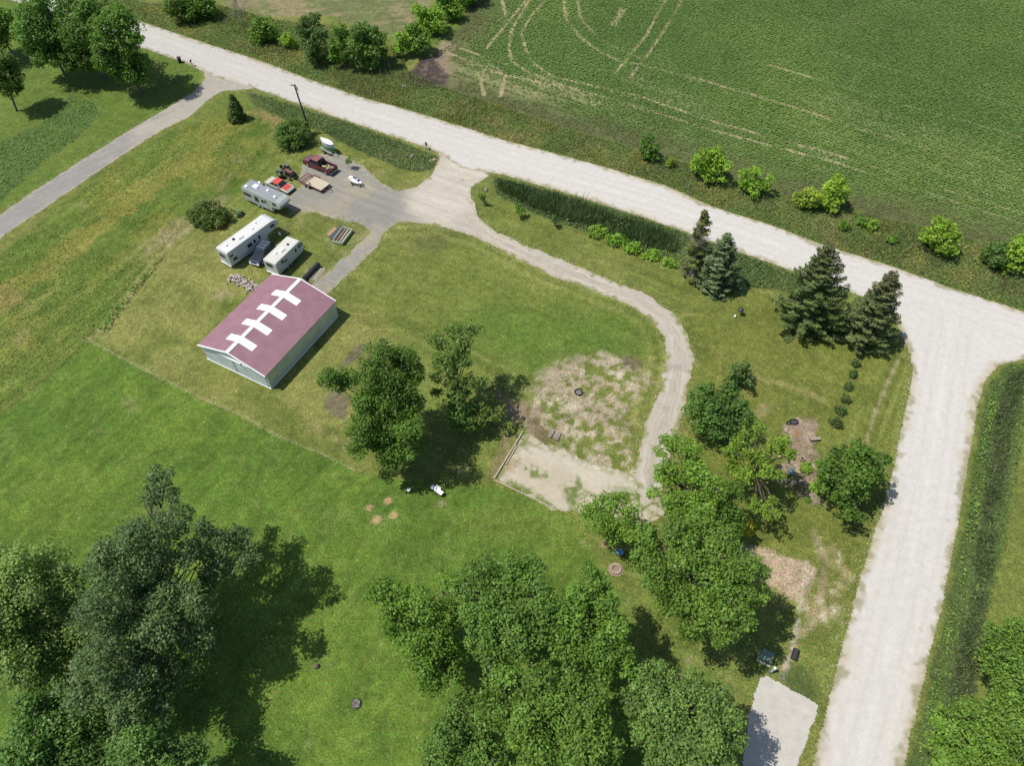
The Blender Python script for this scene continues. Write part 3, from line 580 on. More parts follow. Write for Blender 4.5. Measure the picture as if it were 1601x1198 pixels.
def conifer(label, base, apex, rw, col, leaf=.24, dead=0.0, seed=1, tipcol=None, group='tall spruces by the road', name='spruce_tree', dens=1.0):
    rs = np.random.RandomState(seed * 11 + 2); g = at(*base)
    hs = np.linspace(1, 25, 500)
    def pr(p): v = p - CPOS; return np.array([800.5 + FPX * (v @ _R) / (v @ _F), 599 - FPX * (v @ _U) / (v @ _F)])
    h = hs[np.argmin([np.linalg.norm(pr(g + np.array([0, 0, z])) - apex) for z in hs])]
    d = ray(*apex); T = CPOS + d * ((h - CAM_H) / d[2]) - g         # the tip, with the tree's own lean
    R = rw / FPX * np.linalg.norm(g - CPOS)
    root = empty(name, tuple(g), 0, label, 'spruce', group); mb = MB()
    tr = .02 * h + .04; mb.tube([(0, 0, -.1), tuple(T * .3), tuple(T * .7), tuple(T)], [tr, tr * .8, tr * .4, .02], 8)
    Ps, Ns, Cs = [], [], []; z = .06
    while z < .99:
        L = R * (1.02 - z) ** .68 * (1 if z > .12 else .85); nb = max(3, int(3.5 + 4 * (1 - z)))
        a0 = rs.uniform(0, 6.3)
        for k in range(nb):
            a = a0 + 6.283 * k / nb + rs.uniform(-.3, .3); l = max(.25, L * rs.uniform(.62, 1.15)); p0 = T * z
            up = .35 * z - .12; n = 7
            pts = [p0 + np.array([math.cos(a) * l * t, math.sin(a) * l * t, l * (up * t - .22 * math.sin(t * 2.6) + .16 * t * t)]) for t in np.linspace(0, 1, n)]
            pts = [np.array([p[0], p[1], max(p[2], .1)]) for p in pts]
            mb.tube(pts[::2], [.05 * (1 - z) + .015, .03, .02, .008], 4, cap=False)
            isdead = rs.rand() < (dead if z < .8 else dead * .25)
            if isdead:
                for q in range(int(6 + l * 5)):
                    t = rs.uniform(.3, 1); b = pts[min(n - 1, int(t * n))]; e = b + (unit(rs.normal(size=3)) * np.array([1, 1, .4])) * rs.uniform(.2, .55)
                    mb.tube([b, e], [.014, .005], 3, cap=False)
            else:
                m = int((16 + 44 * l) * (.30 / leaf) ** 2 * dens); t = rs.uniform(.12, 1.04, m) ** .8
                idx = np.clip(t * (n - 1), 0, n - 1.001); i0 = idx.astype(int); fr = (idx - i0)[:, None]; pa = np.array(pts)
                c = pa[i0] * (1 - fr) + pa[i0 + 1] * fr; wd = (.16 + .42 * np.sin(np.clip(t, 0, 1) * 2.7)) * min(1, .5 + l * .3)
                side = np.array([-math.sin(a), math.cos(a), 0]); off = rs.uniform(-1, 1, m)
                c = c + side * (off * wd)[:, None] + rs.normal(size=(m, 3)) * .05 - np.array([0, 0, .14]) * (np.abs(off) + rs.rand(m) * .8)[:, None]
                Ps.append(c); Ns.append(unit(np.array([0, 0, 1.0]) + np.array([math.cos(a), math.sin(a), 0]) * .5 + rs.normal(size=(m, 3)) * .5))
                cc = leafcol(col, m, rs, np.full(m, rs.uniform(.75, 1.25)), .3)
                if tipcol is not None:
                    k2 = (rs.rand(m) < max(0, (z - .45)) * .9 + .05); cc[k2] = np.array(tipcol) * rs.uniform(.7, 1.2, (k2.sum(), 1))
                Cs.append(cc)
        z += .016 + .012 * rs.rand()
    mb.build('trunk', 'deadwood' if dead > .3 else 'bark', root, smooth=True)
    P = np.vstack(Ps); P[:, 2] = np.maximum(P[:, 2], .08); V, F = leaf_quads(P, np.vstack(Ns), leaf, rs, .55)
    fastmesh('crown', V, F, np.vstack(Cs), 'FACE', M['leaf'], root)
    return root

DK = (0.050, 0.092, 0.026); MD = (0.064, 0.118, 0.030); BR = (0.10, 0.165, 0.038); YL = (0.12, 0.165, 0.04)
GY = (0.051, 0.080, 0.052); OL = (0.094, 0.138, 0.066); BG = (0.052, 0.098, 0.040)
g = 'broadleaf trees'
tree('oak_tree', 'large dark green tree with a big side bough, nearest the red roofed barn', 9.5,
     [(593, 550, 22), (631, 562, 25), (650, 585, 18), (587, 585, 28), (619, 607, 32), (546, 591, 20), (514, 591, 18), (587, 629, 32), (638, 632, 28), (568, 670, 28), (603, 677, 34), (638, 677, 26), (561, 699, 18), (612, 708, 26), (647, 708, 14), (530, 605, 12)], DK, seed=1, depth=.75, dens=1.25)
tree('ash_tree', 'slender airy tree showing its upright trunk, right of the big tree nearest the barn', 9,
     [(714, 521, 20), (739, 514, 14), (688, 534, 17), (723, 542, 19), (690, 566, 17), (725, 565, 15), (682, 590, 12), (733, 597, 14), (756, 597, 11), (682, 616, 12), (712, 592, 12), (703, 606, 12), (715, 622, 12), (700, 578, 12), (708, 552, 14)], (0.066, 0.105, 0.04), seed=2, depth=.7, dens=.85, base=(716, 650))
tree('young_tree', 'low bushy tree in the shade at the foot of the slender thin-leaved tree', 3.2,
     [(720, 640, 20), (735, 660, 18), (712, 660, 16), (740, 640, 14), (705, 625, 12), (725, 615, 12)], BG, seed=3, leaf=.32, depth=.7)
tree('young_tree', 'small loose olive tree just right of the slender tree, beside the dirt patch', 3.4,
     [(758, 632, 14), (772, 650, 14), (750, 655, 14), (785, 640, 9), (768, 622, 8)], (0.07, 0.095, 0.035), seed=4, leaf=.3, dens=.55, depth=.6, thin=True)
tree('oak_tree', 'large grey-green tree with ragged open crown at the lower left of the lawn', 9.5,
     [(249, 748, 20), (237, 775, 16), (270, 779, 15), (270, 820, 28), (216, 841, 30), (318, 818, 14), (333, 854, 28), (374, 840, 22), (387, 872, 20), (341, 885, 22), (291, 868, 20), (179, 879, 34), (233, 875, 28), (158, 933, 36), (205, 928, 34), (266, 938, 32), (310, 941, 24), (187, 983, 36), (249, 983, 36), (308, 999, 24), (328, 1012, 14), (166, 1033, 36), (215, 1033, 30), (272, 1052, 20), (137, 1074, 34), (195, 1083, 34), (248, 1083, 24), (249, 1112, 18), (200, 1120, 22)], GY, seed=5, depth=.62, dens=.95, var=.34)
tree('elm_tree', 'large olive yellow-green tree at the left edge of the lower lawn', 8.5,
     [(25, 891, 34), (71, 887, 30), (104, 904, 26), (25, 933, 36), (75, 933, 36), (112, 949, 26), (25, 983, 36), (75, 987, 36), (112, 995, 22), (25, 1033, 32), (71, 1041, 30), (95, 1058, 22), (-25, 930, 36), (-25, 1000, 36), (50, 1070, 18)], OL, seed=6, depth=.6)
tree('maple_tree', 'blue-green tree in the bottom left corner below the big olive tree', 7,
     [(42, 1095, 18), (75, 1103, 26), (42, 1170, 32), (91, 1140, 32), (137, 1152, 32), (96, 1185, 34), (145, 1188, 28), (15, 1190, 24), (60, 1230, 30)], BG, seed=7, depth=.7)
tree('maple_tree', 'blue-green tree at the bottom edge below the large grey-green tree', 10,
     [(208, 1172, 26), (249, 1184, 28), (299, 1184, 26), (233, 1152, 16), (205, 1215, 26), (265, 1220, 30), (325, 1200, 14)], (0.058, 0.105, 0.044), seed=8, depth=.7)
tree('oak_tree', 'tree at the left end of the bottom row of trees, reaching over the lawn', 9.5,
     [(597, 926, 24), (631, 929, 18), (582, 935, 12), (624, 961, 28), (665, 950, 28), (702, 914, 20), (635, 995, 30), (680, 995, 30), (654, 1032, 28), (696, 1025, 24), (672, 1060, 22), (706, 1062, 18), (705, 961, 24), (683, 1078, 14)], MD, seed=9, depth=.62)
tree('oak_tree', 'tall bushy tree, upper middle one of the bottom row of trees', 12,
     [(751, 884, 24), (792, 886, 24), (828, 892, 24), (736, 918, 28), (785, 924, 32), (835, 926, 28), (747, 961, 32), (800, 969, 34), (850, 961, 28), (762, 1002, 30), (815, 1002, 32), (775, 1032, 22)], (0.06, 0.108, 0.036), seed=10, depth=.6)
tree('oak_tree', 'tall pointed tree on the right of the bottom row, left of the stone ring', 11,
     [(920, 892, 16), (935, 912, 22), (909, 929, 22), (950, 942, 22), (897, 969, 30), (939, 972, 30), (965, 980, 20), (890, 1008, 30), (935, 1017, 32), (970, 1021, 22), (982, 1045, 16), (935, 1052, 24)], (0.066, 0.12, 0.034), seed=11, depth=.6)
tree('oak_tree', 'widest bushy tree at the middle of the bottom edge', 11.5,
     [(792, 1064, 30), (845, 1058, 30), (890, 1066, 28), (772, 1100, 30), (815, 1100, 34), (867, 1100, 34), (918, 1102, 32), (822, 1137, 34), (882, 1145, 34), (930, 1145, 30), (852, 1185, 34), (905, 1185, 32), (945, 1182, 26), (830, 1220, 34), (900, 1230, 34)], (0.064, 0.112, 0.034), seed=12, depth=.55, yel=.02)
tree('maple_tree', 'lower tree at the bottom edge, on the left of the widest bushy tree', 8,
     [(717, 1117, 26), (755, 1124, 26), (702, 1151, 26), (740, 1158, 30), (684, 1181, 26), (725, 1188, 28), (766, 1184, 22), (700, 1220, 30), (750, 1225, 28)], (0.058, 0.105, 0.038), seed=13, depth=.6)
tree('oak_tree', 'pale green tree at the bottom edge beside the gravel parking pad', 9.5,
     [(1025, 1046, 16), (1010, 1072, 24), (1055, 1072, 26), (1085, 1079, 22), (988, 1098, 20), (1032, 1107, 30), (1081, 1111, 32), (1120, 1094, 24), (1142, 1124, 20), (1010, 1147, 28), (1058, 1149, 34), (1107, 1149, 32), (1142, 1160, 20), (1040, 1188, 30), (1092, 1188, 30), (1136, 1192, 18), (1060, 1235, 34), (1110, 1235, 28)], (0.068, 0.112, 0.048), seed=14, depth=.6)
tree('oak_tree', 'big dense tree right of the stone ring, largest of its clump', 10.5,
     [(1012, 838, 22), (1060, 830, 28), (1100, 818, 26), (1130, 852, 28), (1070, 870, 34), (1018, 880, 28), (1120, 900, 34), (1168, 882, 24), (1190, 898, 14), (1050, 930, 32), (1100, 950, 32), (1150, 940, 30), (1188, 930, 16), (1080, 988, 22), (1130, 985, 24), (1165, 970, 20), (1028, 905, 22), (1125, 1004, 12), (1000, 868, 14)], (0.066, 0.115, 0.034), seed=15, depth=.6)
tree('maple_tree', 'rounded tree over the corner of the gravel pad at the end of the drive', 6.5,
     [(930, 795, 22), (965, 790, 20), (988, 800, 16), (945, 822, 22), (982, 828, 22), (960, 842, 14), (918, 802, 12)], (0.075, 0.13, 0.034), seed=16, depth=.65, dens=.85)
tree('maple_tree', 'mid green tree standing over the lower end of the curved drive', 8,
     [(1050, 692, 20), (1032, 706, 12), (1080, 704, 20), (1045, 740, 22), (1085, 740, 24), (1118, 762, 22), (1060, 785, 24), (1098, 788, 24), (1022, 770, 12), (1032, 745, 12), (1072, 815, 16)], (0.082, 0.142, 0.036), seed=17, depth=.65, dens=.85)
tree('oak_tree', 'dark tree filling the gap between the drive tree and the pale sparse tree', 6,
     [(1132, 795, 22), (1148, 768, 18), (1140, 820, 20), (1155, 808, 12)], DK, seed=18, depth=.7)
tree('locust_tree', 'bright yellow-green sparse tree beside the garden bed', 7,
     [(1165, 685, 17), (1188, 672, 14), (1150, 708, 17), (1180, 715, 20), (1213, 700, 16), (1226, 688, 10), (1233, 712, 12), (1200, 738, 16), (1165, 745, 16), (1215, 744, 9), (1178, 786, 12), (1196, 800, 14), (1206, 782, 9), (1214, 802, 7), (1145, 735, 12)], (0.092, 0.145, 0.034), seed=19, depth=.6, dens=.7, leaf=.26)
tree('linden_tree', 'dense round dark green tree inside the bend of the curved drive, the largest round crown', 3.6,
     [(1103, 612, 16), (1140, 613, 18), (1085, 640, 18), (1120, 640, 28), (1155, 640, 20), (1168, 655, 14), (1090, 663, 18), (1125, 670, 22), (1150, 675, 12), (1115, 684, 10), (1080, 620, 8)], (0.046, 0.09, 0.034), seed=20, depth=.9, leaf=.3, dens=1.2)
tree('lilac_shrub', 'smaller dark round shrub behind the dense round tree at the drive bend', 2.0,
     [(1150, 580, 12), (1166, 590, 12), (1145, 592, 10), (1160, 575, 10), (1172, 602, 7)], (0.056, 0.09, 0.042), seed=21, depth=.9, leaf=.28, cat='shrub', group='shrubs', dens=1.1)
tree('maple_tree', 'dark green tree on the corner lawn between the garden bed and the east road', 4.6,
     [(1310, 708, 14), (1343, 706, 17), (1375, 716, 13), (1388, 722, 6), (1300, 732, 18), (1340, 735, 24), (1368, 740, 16), (1290, 750, 12), (1320, 765, 20), (1285, 765, 10), (1343, 772, 16), (1325, 795, 16), (1338, 806, 12), (1310, 780, 12)], DK, seed=22, depth=.8, leaf=.34)
tree('maple_tree', 'upper one of the two green trees at the lower right edge beyond the ditch', 5.5,
     [(1560, 1000, 20), (1590, 990, 20), (1545, 1033, 16), (1580, 1035, 26), (1600, 1060, 24), (1572, 1070, 18), (1556, 985, 9), (1625, 1020, 28)], (0.066, 0.115, 0.036), seed=23, depth=.75)
tree('maple_tree', 'bright green tree in the bottom right corner beside the road ditch', 6,
     [(1480, 1132, 22), (1520, 1120, 22), (1558, 1118, 22), (1592, 1115, 24), (1472, 1165, 20), (1510, 1160, 28), (1555, 1158, 28), (1595, 1160, 28), (1480, 1192, 18), (1530, 1196, 26), (1580, 1210, 30)], (0.072, 0.125, 0.036), seed=24, depth=.7)
g = 'roadside maples in the top left corner'
tree('maple_tree', 'nearest of the top left maples, beside the west driveway mouth', 9,
     [(170, 42, 20), (185, 27, 18), (203, 45, 18), (162, 70, 18), (190, 75, 24), (212, 62, 10), (172, 98, 18), (205, 103, 22), (218, 122, 12), (157, 95, 10), (222, 95, 10), (195, 118, 14)], (.052, .098, .03), seed=31, group=g, leaf=.42)
tree('maple_tree', 'middle one of the top left maples between two fuller crowns', 9,
     [(110, 15, 20), (138, 15, 20), (125, 45, 24), (148, 60, 16), (120, 78, 20), (140, 98, 13), (100, 95, 14), (110, 106, 8), (150, 22, 10)], (0.048, 0.09, 0.03), seed=32, group=g, leaf=.42)
tree('maple_tree', 'leftmost full crown of the top left maples, nearest the far road', 9,
     [(45, 17, 18), (70, 12, 20), (60, 40, 24), (85, 45, 20), (50, 68, 16), (75, 75, 20), (65, 93, 12), (88, 93, 10), (36, 42, 12)], (0.054, 0.104, 0.034), seed=33, group=g, leaf=.42)
tree('maple_tree', 'dark tree cut by the left edge of the picture at the very top', 6,
     [(5, 25, 14), (8, 50, 12), (2, 66, 12), (-15, 40, 20)], DK, seed=34, group=g, leaf=.42)
tree('apple_tree', 'tree with a leaning bare trunk at the left edge below the top left maples', 7,
     [(8, 92, 12), (20, 112, 13), (5, 122, 14), (28, 127, 9), (10, 142, 10), (29, 138, 6), (-12, 110, 18)], (0.05, 0.078, 0.03), seed=35, group=g, leaf=.4, base=(27, 173), dens=.8)
# spruces
conifer('half dead grey spruce with bare lower branches beside the road', (1083, 430), (1103, 328), 30, (0.075, 0.10, 0.04), dead=.72, seed=1, tipcol=(.12, .09, .05))
conifer('blue-grey spruce standing against the half dead one', (1118, 448), (1138, 365), 37, (0.084, 0.112, 0.098), seed=2)
conifer('widest dark spruce with brown cones at its tip by the road', (1262, 508), (1300, 381), 56, (0.066, 0.094, 0.052), seed=3, tipcol=(.15, .13, .07))
conifer('dark spruce nearest the road junction, behind the orange marker', (1347, 532), (1400, 425), 42, (0.072, 0.094, 0.062), seed=4, tipcol=(.15, .13, .075))
conifer('tiny blue spruce sapling at the foot of the blue-grey spruce', (1157, 455), (1159, 437), 9, (0.10, 0.16, 0.16), seed=5, leaf=.2, group='young conifers')
conifer('small dark cedar on the lawn right of the west driveway', (372, 187), (361, 147), 13, (0.05, 0.08, 0.032), seed=6, leaf=.34, group='young conifers', dens=1.3)

# hedgerow and bushes beyond the road
g = 'hedgerow beyond the road'
tree('hedge_shrub', 'wide dark bush at the top edge, left of the leafless tree', 2.6, [(270, 12, 12), (290, 8, 14), (310, 14, 14), (325, 12, 11), (297, 22, 12), (270, 2, 14), (320, 0, 14)], DK, seed=41, group=g, cat='shrub', leaf=.42)
tree('hedge_shrub', 'mid green bush between the leafless tree and the tall roadside willow', 2.2, [(405, 38, 11), (420, 42, 12), (412, 55, 12), (428, 58, 8), (400, 50, 9)], (0.07, 0.125, 0.034), seed=42, group=g, cat='shrub', leaf=.4)
tree('hedge_shrub', 'small bright bush at the left foot of the tall roadside willow', 1.5, [(448, 55, 7), (452, 66, 9), (443, 64, 7)], BR, seed=43, group=g, cat='shrub', leaf=.36)
tree('willow_tree', 'tall narrow grey-green willow, first full tree of the roadside row', 4.2, [(478, 35, 10), (492, 30, 9), (470, 42, 10), (485, 52, 14), (502, 52, 11), (482, 72, 14), (500, 75, 12), (488, 90, 10)], (0.048, 0.08, 0.04), seed=44, group=g, leaf=.4)
tree('hedge_tree', 'green tree squeezed between the grey willow and the widest roadside tree', 3.6, [(530, 45, 11), (540, 60, 11), (526, 72, 12), (535, 88, 11), (522, 90, 9)], MD, seed=45, group=g, leaf=.4)
tree('hedge_tree', 'widest dark tree of the roadside row, above the road bend', 4.0, [(560, 52, 13), (580, 50, 13), (592, 62, 11), (555, 72, 15), (578, 74, 16), (598, 82, 9), (560, 92, 13), (582, 97, 12), (545, 84, 11), (571, 42, 8)], (0.05, 0.092, 0.03), seed=46, group=g, leaf=.4)
for i, (lab, bl, c) in enumerate((
    ('low bright bush at the near end of the hedge beside the dry ash-grey corner', [(625, 55, 9), (632, 70, 11), (622, 76, 9), (640, 62, 8)], BR),
    ('dark green bush at the near end of the hedge, touching the field corner', [(650, 68, 11), (643, 45, 10), (660, 55, 12), (655, 80, 7), (668, 66, 8)], (0.07, 0.13, 0.036)),
    ('light green tree in the middle of the hedge between the two fields', [(665, 25, 12), (682, 22, 12), (675, 38, 13), (690, 40, 10), (655, 14, 10), (692, 50, 7)], (0.10, 0.165, 0.036)),
    ('green tree high in the hedge, second from the top edge', [(695, 6, 12), (708, 14, 12), (702, 26, 10), (690, -8, 12)], (0.085, 0.15, 0.036)),
    ('dark tree where the hedge between the fields leaves the top edge', [(725, 2, 12), (718, -12, 14), (738, -6, 10), (735, -25, 16)], (0.066, 0.12, 0.034)))):
    tree('hedge_tree', lab, 2.8, bl, c, seed=50 + i, group='hedge between the two fields', leaf=.42)
g = 'bushes on the verge beside the crop'
tree('verge_shrub', 'upright dark green bush, leftmost on the verge beside the crop', 2.0, [(1015, 217, 9), (1008, 228, 9), (1022, 230, 9), (1014, 242, 10), (1024, 245, 7)], (0.055, 0.105, 0.034), seed=61, group=g, cat='shrub', leaf=.34)
tree('verge_shrub', 'tiny olive bush right of the upright dark one on the verge', 1.0, [(1050, 250, 5), (1046, 256, 5)], (0.11, .15, .035), seed=62, group=g, cat='shrub', leaf=.3)
tree('verge_shrub', 'full round bush half lime half dark green, second large one on the verge', 2.6, [(1100, 244, 13), (1120, 242, 13), (1092, 258, 12), (1112, 262, 16), (1134, 258, 10), (1105, 276, 11), (1122, 280, 11)], (0.11, 0.18, 0.035), seed=63, group=g, cat='shrub', leaf=.34, var=.45)
tree('verge_shrub', 'loose spreading green bush right of the full round one', 2.0, [(1165, 272, 10), (1182, 270, 10), (1170, 288, 11), (1188, 290, 11), (1160, 282, 8), (1178, 302, 9), (1206, 278, 7), (1200, 290, 8)], (0.10, 0.17, 0.034), seed=64, group=g, cat='shrub', leaf=.34, dens=.85)
tree('verge_shrub', 'low lime bush joined to the tall lime one on the verge', 1.6, [(1248, 306, 9), (1262, 304, 11), (1275, 310, 11), (1252, 316, 8), (1268, 318, 8)], YL, seed=65, group=g, cat='shrub', leaf=.32)
tree('verge_shrub', 'tall lime yellow bush, the brightest on the verge beside the crop', 2.6, [(1310, 282, 11), (1300, 294, 12), (1318, 296, 11), (1295, 310, 12), (1310, 312, 12), (1302, 325, 9)], (0.12, 0.185, 0.04), seed=66, group=g, cat='shrub', leaf=.34)
tree('verge_shrub', 'round green bush nearly opposite the road junction', 2.3, [(1465, 350, 12), (1480, 355, 12), (1455, 368, 12), (1475, 375, 15), (1495, 368, 10), (1468, 390, 11), (1486, 392, 11)], (0.105, 0.165, 0.034), seed=67, group=g, cat='shrub', leaf=.34)
tree('verge_shrub', 'low dark green bush beside the lime bush at the right edge', 1.6, [(1548, 398, 10), (1562, 392, 12), (1565, 408, 12), (1550, 412, 9)], (0.045, 0.085, 0.034), seed=68, group=g, cat='shrub', leaf=.34)
tree('verge_shrub', 'tall lime bush cut by the right edge of the picture', 2.6, [(1588, 382, 11), (1598, 395, 13), (1582, 405, 11), (1590, 418, 11), (1575, 420, 9), (1612, 390, 18)], (0.115, 0.175, 0.04), seed=69, group=g, cat='shrub', leaf=.34)
for i, (px, py, r, h, lab, c) in enumerate(((1318, 358, 1.0, 1.4, 'small dark bush below the tall lime one', MD), (1345, 352, .9, 1.3, 'small green bush between two others right of the tall lime one', MD), (1362, 356, 1.2, 1.5, 'small lime bush, right one of three low ones on the verge', BR), (1392, 378, .9, 1.2, 'solitary small green bush between the low three and the round green bush', MD), (1195, 806, .5, .6, 'small leafy plant under the sparse tree', MD))[:4]):
    bush('verge_shrub', lab, px, py, r, h, c, seed=70 + i, leaf=.3, group='low bushes on the verge')
# leafless tree at the top
def bare_tree(px, py, h, label):
    g0 = at(px, py); root = empty('leafless_tree', tuple(g0), 0, label, 'tree'); rs = np.random.RandomState(4); tk = MB(); br = MB()
    tk.tube([(0, 0, -.1), (-.2, .1, h * .3), (-.7, .2, h * .6)], [.16, .12, .08], 7)
    def go(p, d, l, r, k):
        e = p + d * l; br.tube([p, (p + e) / 2 + rs.normal(size=3) * l * .05, e], [r, r * .8, r * .55], 4, cap=False)
        if k: 
            for _ in range(4): go(p + d * l * rs.uniform(.5, 1), unit(d + rs.normal(size=3) * .55 + np.array([0, 0, .15])), l * rs.uniform(.55, .8), r * .55, k - 1)
    for _ in range(6): go(np.array([-.2, .1, h * .3]) + rs.rand() * np.array([-.5, .1, h * .3]), unit(rs.normal(size=3) + np.array([0, 0, 1.2])), h * .3, .06, 3)
    tk.build('trunk', 'deadwood', root, smooth=True); br.build('branches', 'deadwood', root)
bare_tree(383, 44, 6, 'leafless grey tree standing beyond the road among the bushes')
# bushes round the yard
bush('yard_shrub', 'wide round bush at the foot of the utility pole', 460, 222, 3.6, 3.6, (0.058, 0.095, 0.036), seed=81, nb=9, leaf=.34, dens=1.1)
bush('yard_shrub', 'dark sprawling bush left of the white camper nearest the field', 325, 345, 3.0, 2.4, (0.052, 0.078, 0.032), seed=82, nb=8, leaf=.34, ex=1.2)
bush('yard_shrub', 'brownish rounded bush in front of the dark sprawling one', 344, 352, 1.3, 1.3, (0.13, 0.105, 0.065), seed=83, leaf=.26)
bush('garden_shrub', 'yellow shrub in the gap between the big tree clump and the dirt path', 1168, 828, 1.0, 1.2, (0.19, 0.19, 0.03), seed=84, leaf=.26, yel=.1)
for i, (px, py, r) in enumerate(((1342, 555, .28), (1336, 571, .62), (1332, 588, .68), (1325, 606, .66), (1320, 627, .70), (1313, 645, .78), (1305, 664, .88))):
    bush('ball_shrub', ('tiny dark seedling at the far end of the row of clipped shrubs' if i == 0 else '%s clipped round shrub, %s in the corner lawn row' % ('small' if i < 4 else 'larger', ('', 'next to the tiny seedling', 'second after the tiny seedling', 'third after the tiny seedling', 'third from the near end', 'second from the near end', 'nearest one')[i])),
         px, py, r, r * 1.25, (0.045, 0.07, 0.034), seed=90 + i, leaf=.17, nb=6, group='row of clipped round shrubs', spread=.5, dens=1.2)
for i, (px, py, r, c, lab) in enumerate(((935, 365, 1.5, BR, 'bright leafy clump at the upper end of the ditch planting'), (962, 380, 1.5, (.085, .16, .034), 'leafy clump, second in the ditch planting'), (990, 392, 1.4, (.095, .165, .034), 'leafy clump, third in the ditch planting'), (1020, 402, 1.2, (.10, .17, .034), 'leafy clump, fourth in the ditch planting'), (1048, 414, 1.0, (.095, .165, .034), 'small leafy clump next to the half dead spruce'))):
    bush('leafy_shrub', lab, px, py, r, r * 1.0, c, seed=100 + i, leaf=.28, nb=7, group='leafy clumps along the ditch', ex=1.4)
def sapling(px, py, h, r, c, label, seed):
    g0 = at(px, py); root = empty('sapling', tuple(g0), 0, label, 'sapling', 'saplings on the lawn'); rs = np.random.RandomState(seed)
    mb = MB(); mb.tube([(0, 0, 0), (.05, 0, h * .5), (0, .05, h * .9)], [.04, .03, .015], 6); mb.build('trunk', 'bark', root)
    crown_mesh('crown', [(np.array([rs.normal() * r * .4, rs.normal() * r * .4, h * z]), r * q) for z, q in ((.5, .6), (.65, .8), (.8, .75), (.95, .5), (.6, .7))], c, .22, .8, rs, root)
sapling(546, 262, 2.4, .6, MD, 'little lone sapling right of the stacked kayaks', 1)
sapling(757, 320, 2.2, .6, (0.05, .085, .034), 'dark little sapling nearest the drive entrance, first of three', 2)
sapling(812, 338, 2.4, 1.0, MD, 'widest little sapling, middle one of the three along the ditch', 3)
sapling(868, 354, 1.8, .75, (0.045, .08, .036), 'dark round sapling, last of the three along the ditch', 4)

# ------------------------------------------------------------------ weeds, cattails, crop: what nobody could count
def scatter(poly, dens, rs, clipbox=(-135, 135, 5, 190)):
    P = G(poly); lo = np.maximum(P.min(0), (clipbox[0], clipbox[2])); hi = np.minimum(P.max(0), (clipbox[1], clipbox[3]))
    n = int((hi[0] - lo[0]) * (hi[1] - lo[1]) * dens); x = rs.uniform(lo[0], hi[0], n); y = rs.uniform(lo[1], hi[1], n)
    # keep what the picture can see, with a margin
    s = sdpoly(x, y, P) + .5 * fbm(x, y, 2, 3, 5); keep = (s < -.15) & (np.abs(x) < (y * .602 + 76 * .80) * .83 + 8)
    return x[keep], y[keep]
def weeds(name, poly, dens, h, size, cols, seed, label=None, patch=5, blade=False, thr=None):
    rs = np.random.RandomState(seed); x, y = scatter(poly, dens, rs); n = len(x)
    if thr is not None:
        k = fbm(x, y, patch, 4, seed) + rs.normal(size=n) * .05 > thr; x, y = x[k], y[k]; n = len(x)
    f = fbm(x, y, patch, 4, seed + 3) + rs.normal(size=n) * .07; hh = h * np.clip(.65 + 1.2 * fbm(x, y, 3, 3, seed + 9) + rs.normal(size=n) * .15, .15, 1.4)
    ci = np.clip(((f + .28) / .56 * len(cols)).astype(int), 0, len(cols) - 1); C = 1.75 * np.array(cols)[ci] * rs.uniform(.65, 1.35, (n, 1))
    if blade:
        a = rs.uniform(0, 6.283, n); w = size * .5 * rs.uniform(.6, 1.3, n); ln = rs.normal(size=(n, 2)) * .3 * hh[:, None]
        dx, dy = np.cos(a) * w, np.sin(a) * w; z = np.zeros(n)
        V = np.stack([np.stack([x - dx, y - dy, z], 1), np.stack([x + dx, y + dy, z], 1), np.stack([x + ln[:, 0] + dx * .2, y + ln[:, 1] + dy * .2, hh], 1), np.stack([x + ln[:, 0] - dx * .2, y + ln[:, 1] - dy * .2, hh], 1)], 1).reshape(-1, 3)
        F = np.arange(n * 4).reshape(-1, 4)
    else:
        P = np.stack([x, y, hh * rs.uniform(.25, 1, n)], 1); N = unit(np.array([0, 0, 1.0]) + rs.normal(size=(n, 3)) * .75); V, F = leaf_quads(P, N, size, rs, .5)
        V[:, 2] = np.maximum(V[:, 2], .01)
    return tag(fastmesh(name, V, F, np.clip(C, .003, .9), 'FACE', M['leaf']), label, kind='stuff')
GR = [(0.075, .11, .036), (0.09, .125, .036), (0.06, .10, .032), (0.11, .13, .045), (0.15, .145, .06)]
weeds('verge_weeds', VERGE, 22, .45, .3, GR + [(.17, .16, .05)], 1, 'rough grass and weeds on the far verge of the road')
weeds('tall_grass', VERGE, 16, .8, .12, [(.11, .115, .06), (.13, .13, .07), (.10, .12, .05), (.17, .15, .05)], 21, 'tall pale grass stems on the far verge', patch=7, blade=True, thr=.02)
weeds('ditch_weeds', DITCH_W, 30, .6, .28, [(.06, .09, .036), (.08, .115, .04), (.105, .135, .05), (.12, .12, .065)], 2, 'weedy ditch between the parked vehicles and the road')
weeds('ditch_weeds', DITCH_C, 26, .6, .3, [(.06, .088, .036), (.075, .11, .04), (.09, .12, .045)], 3, 'weedy ditch between the curved drive and the road')
weeds('ditch_weeds', DITCH_E, 16, .25, .26, [(.08, .125, .035), (.10, .15, .035), (.07, .11, .034)], 4, 'weedy bank of the ditch east of the side road')
weeds('cattails', CATT_C, 34, 1.7, .14, [(.042, .064, .028), (.055, .08, .034), (.075, .095, .042)], 5, 'dark cattails standing in the ditch along the curved drive', blade=True)
weeds('cattails', CATT_E, 26, .8, .13, [(.06, .08, .036), (.075, .10, .042), (.095, .10, .055)], 6, 'dark dry cattails along the bottom of the east ditch', blade=True, thr=-.17)
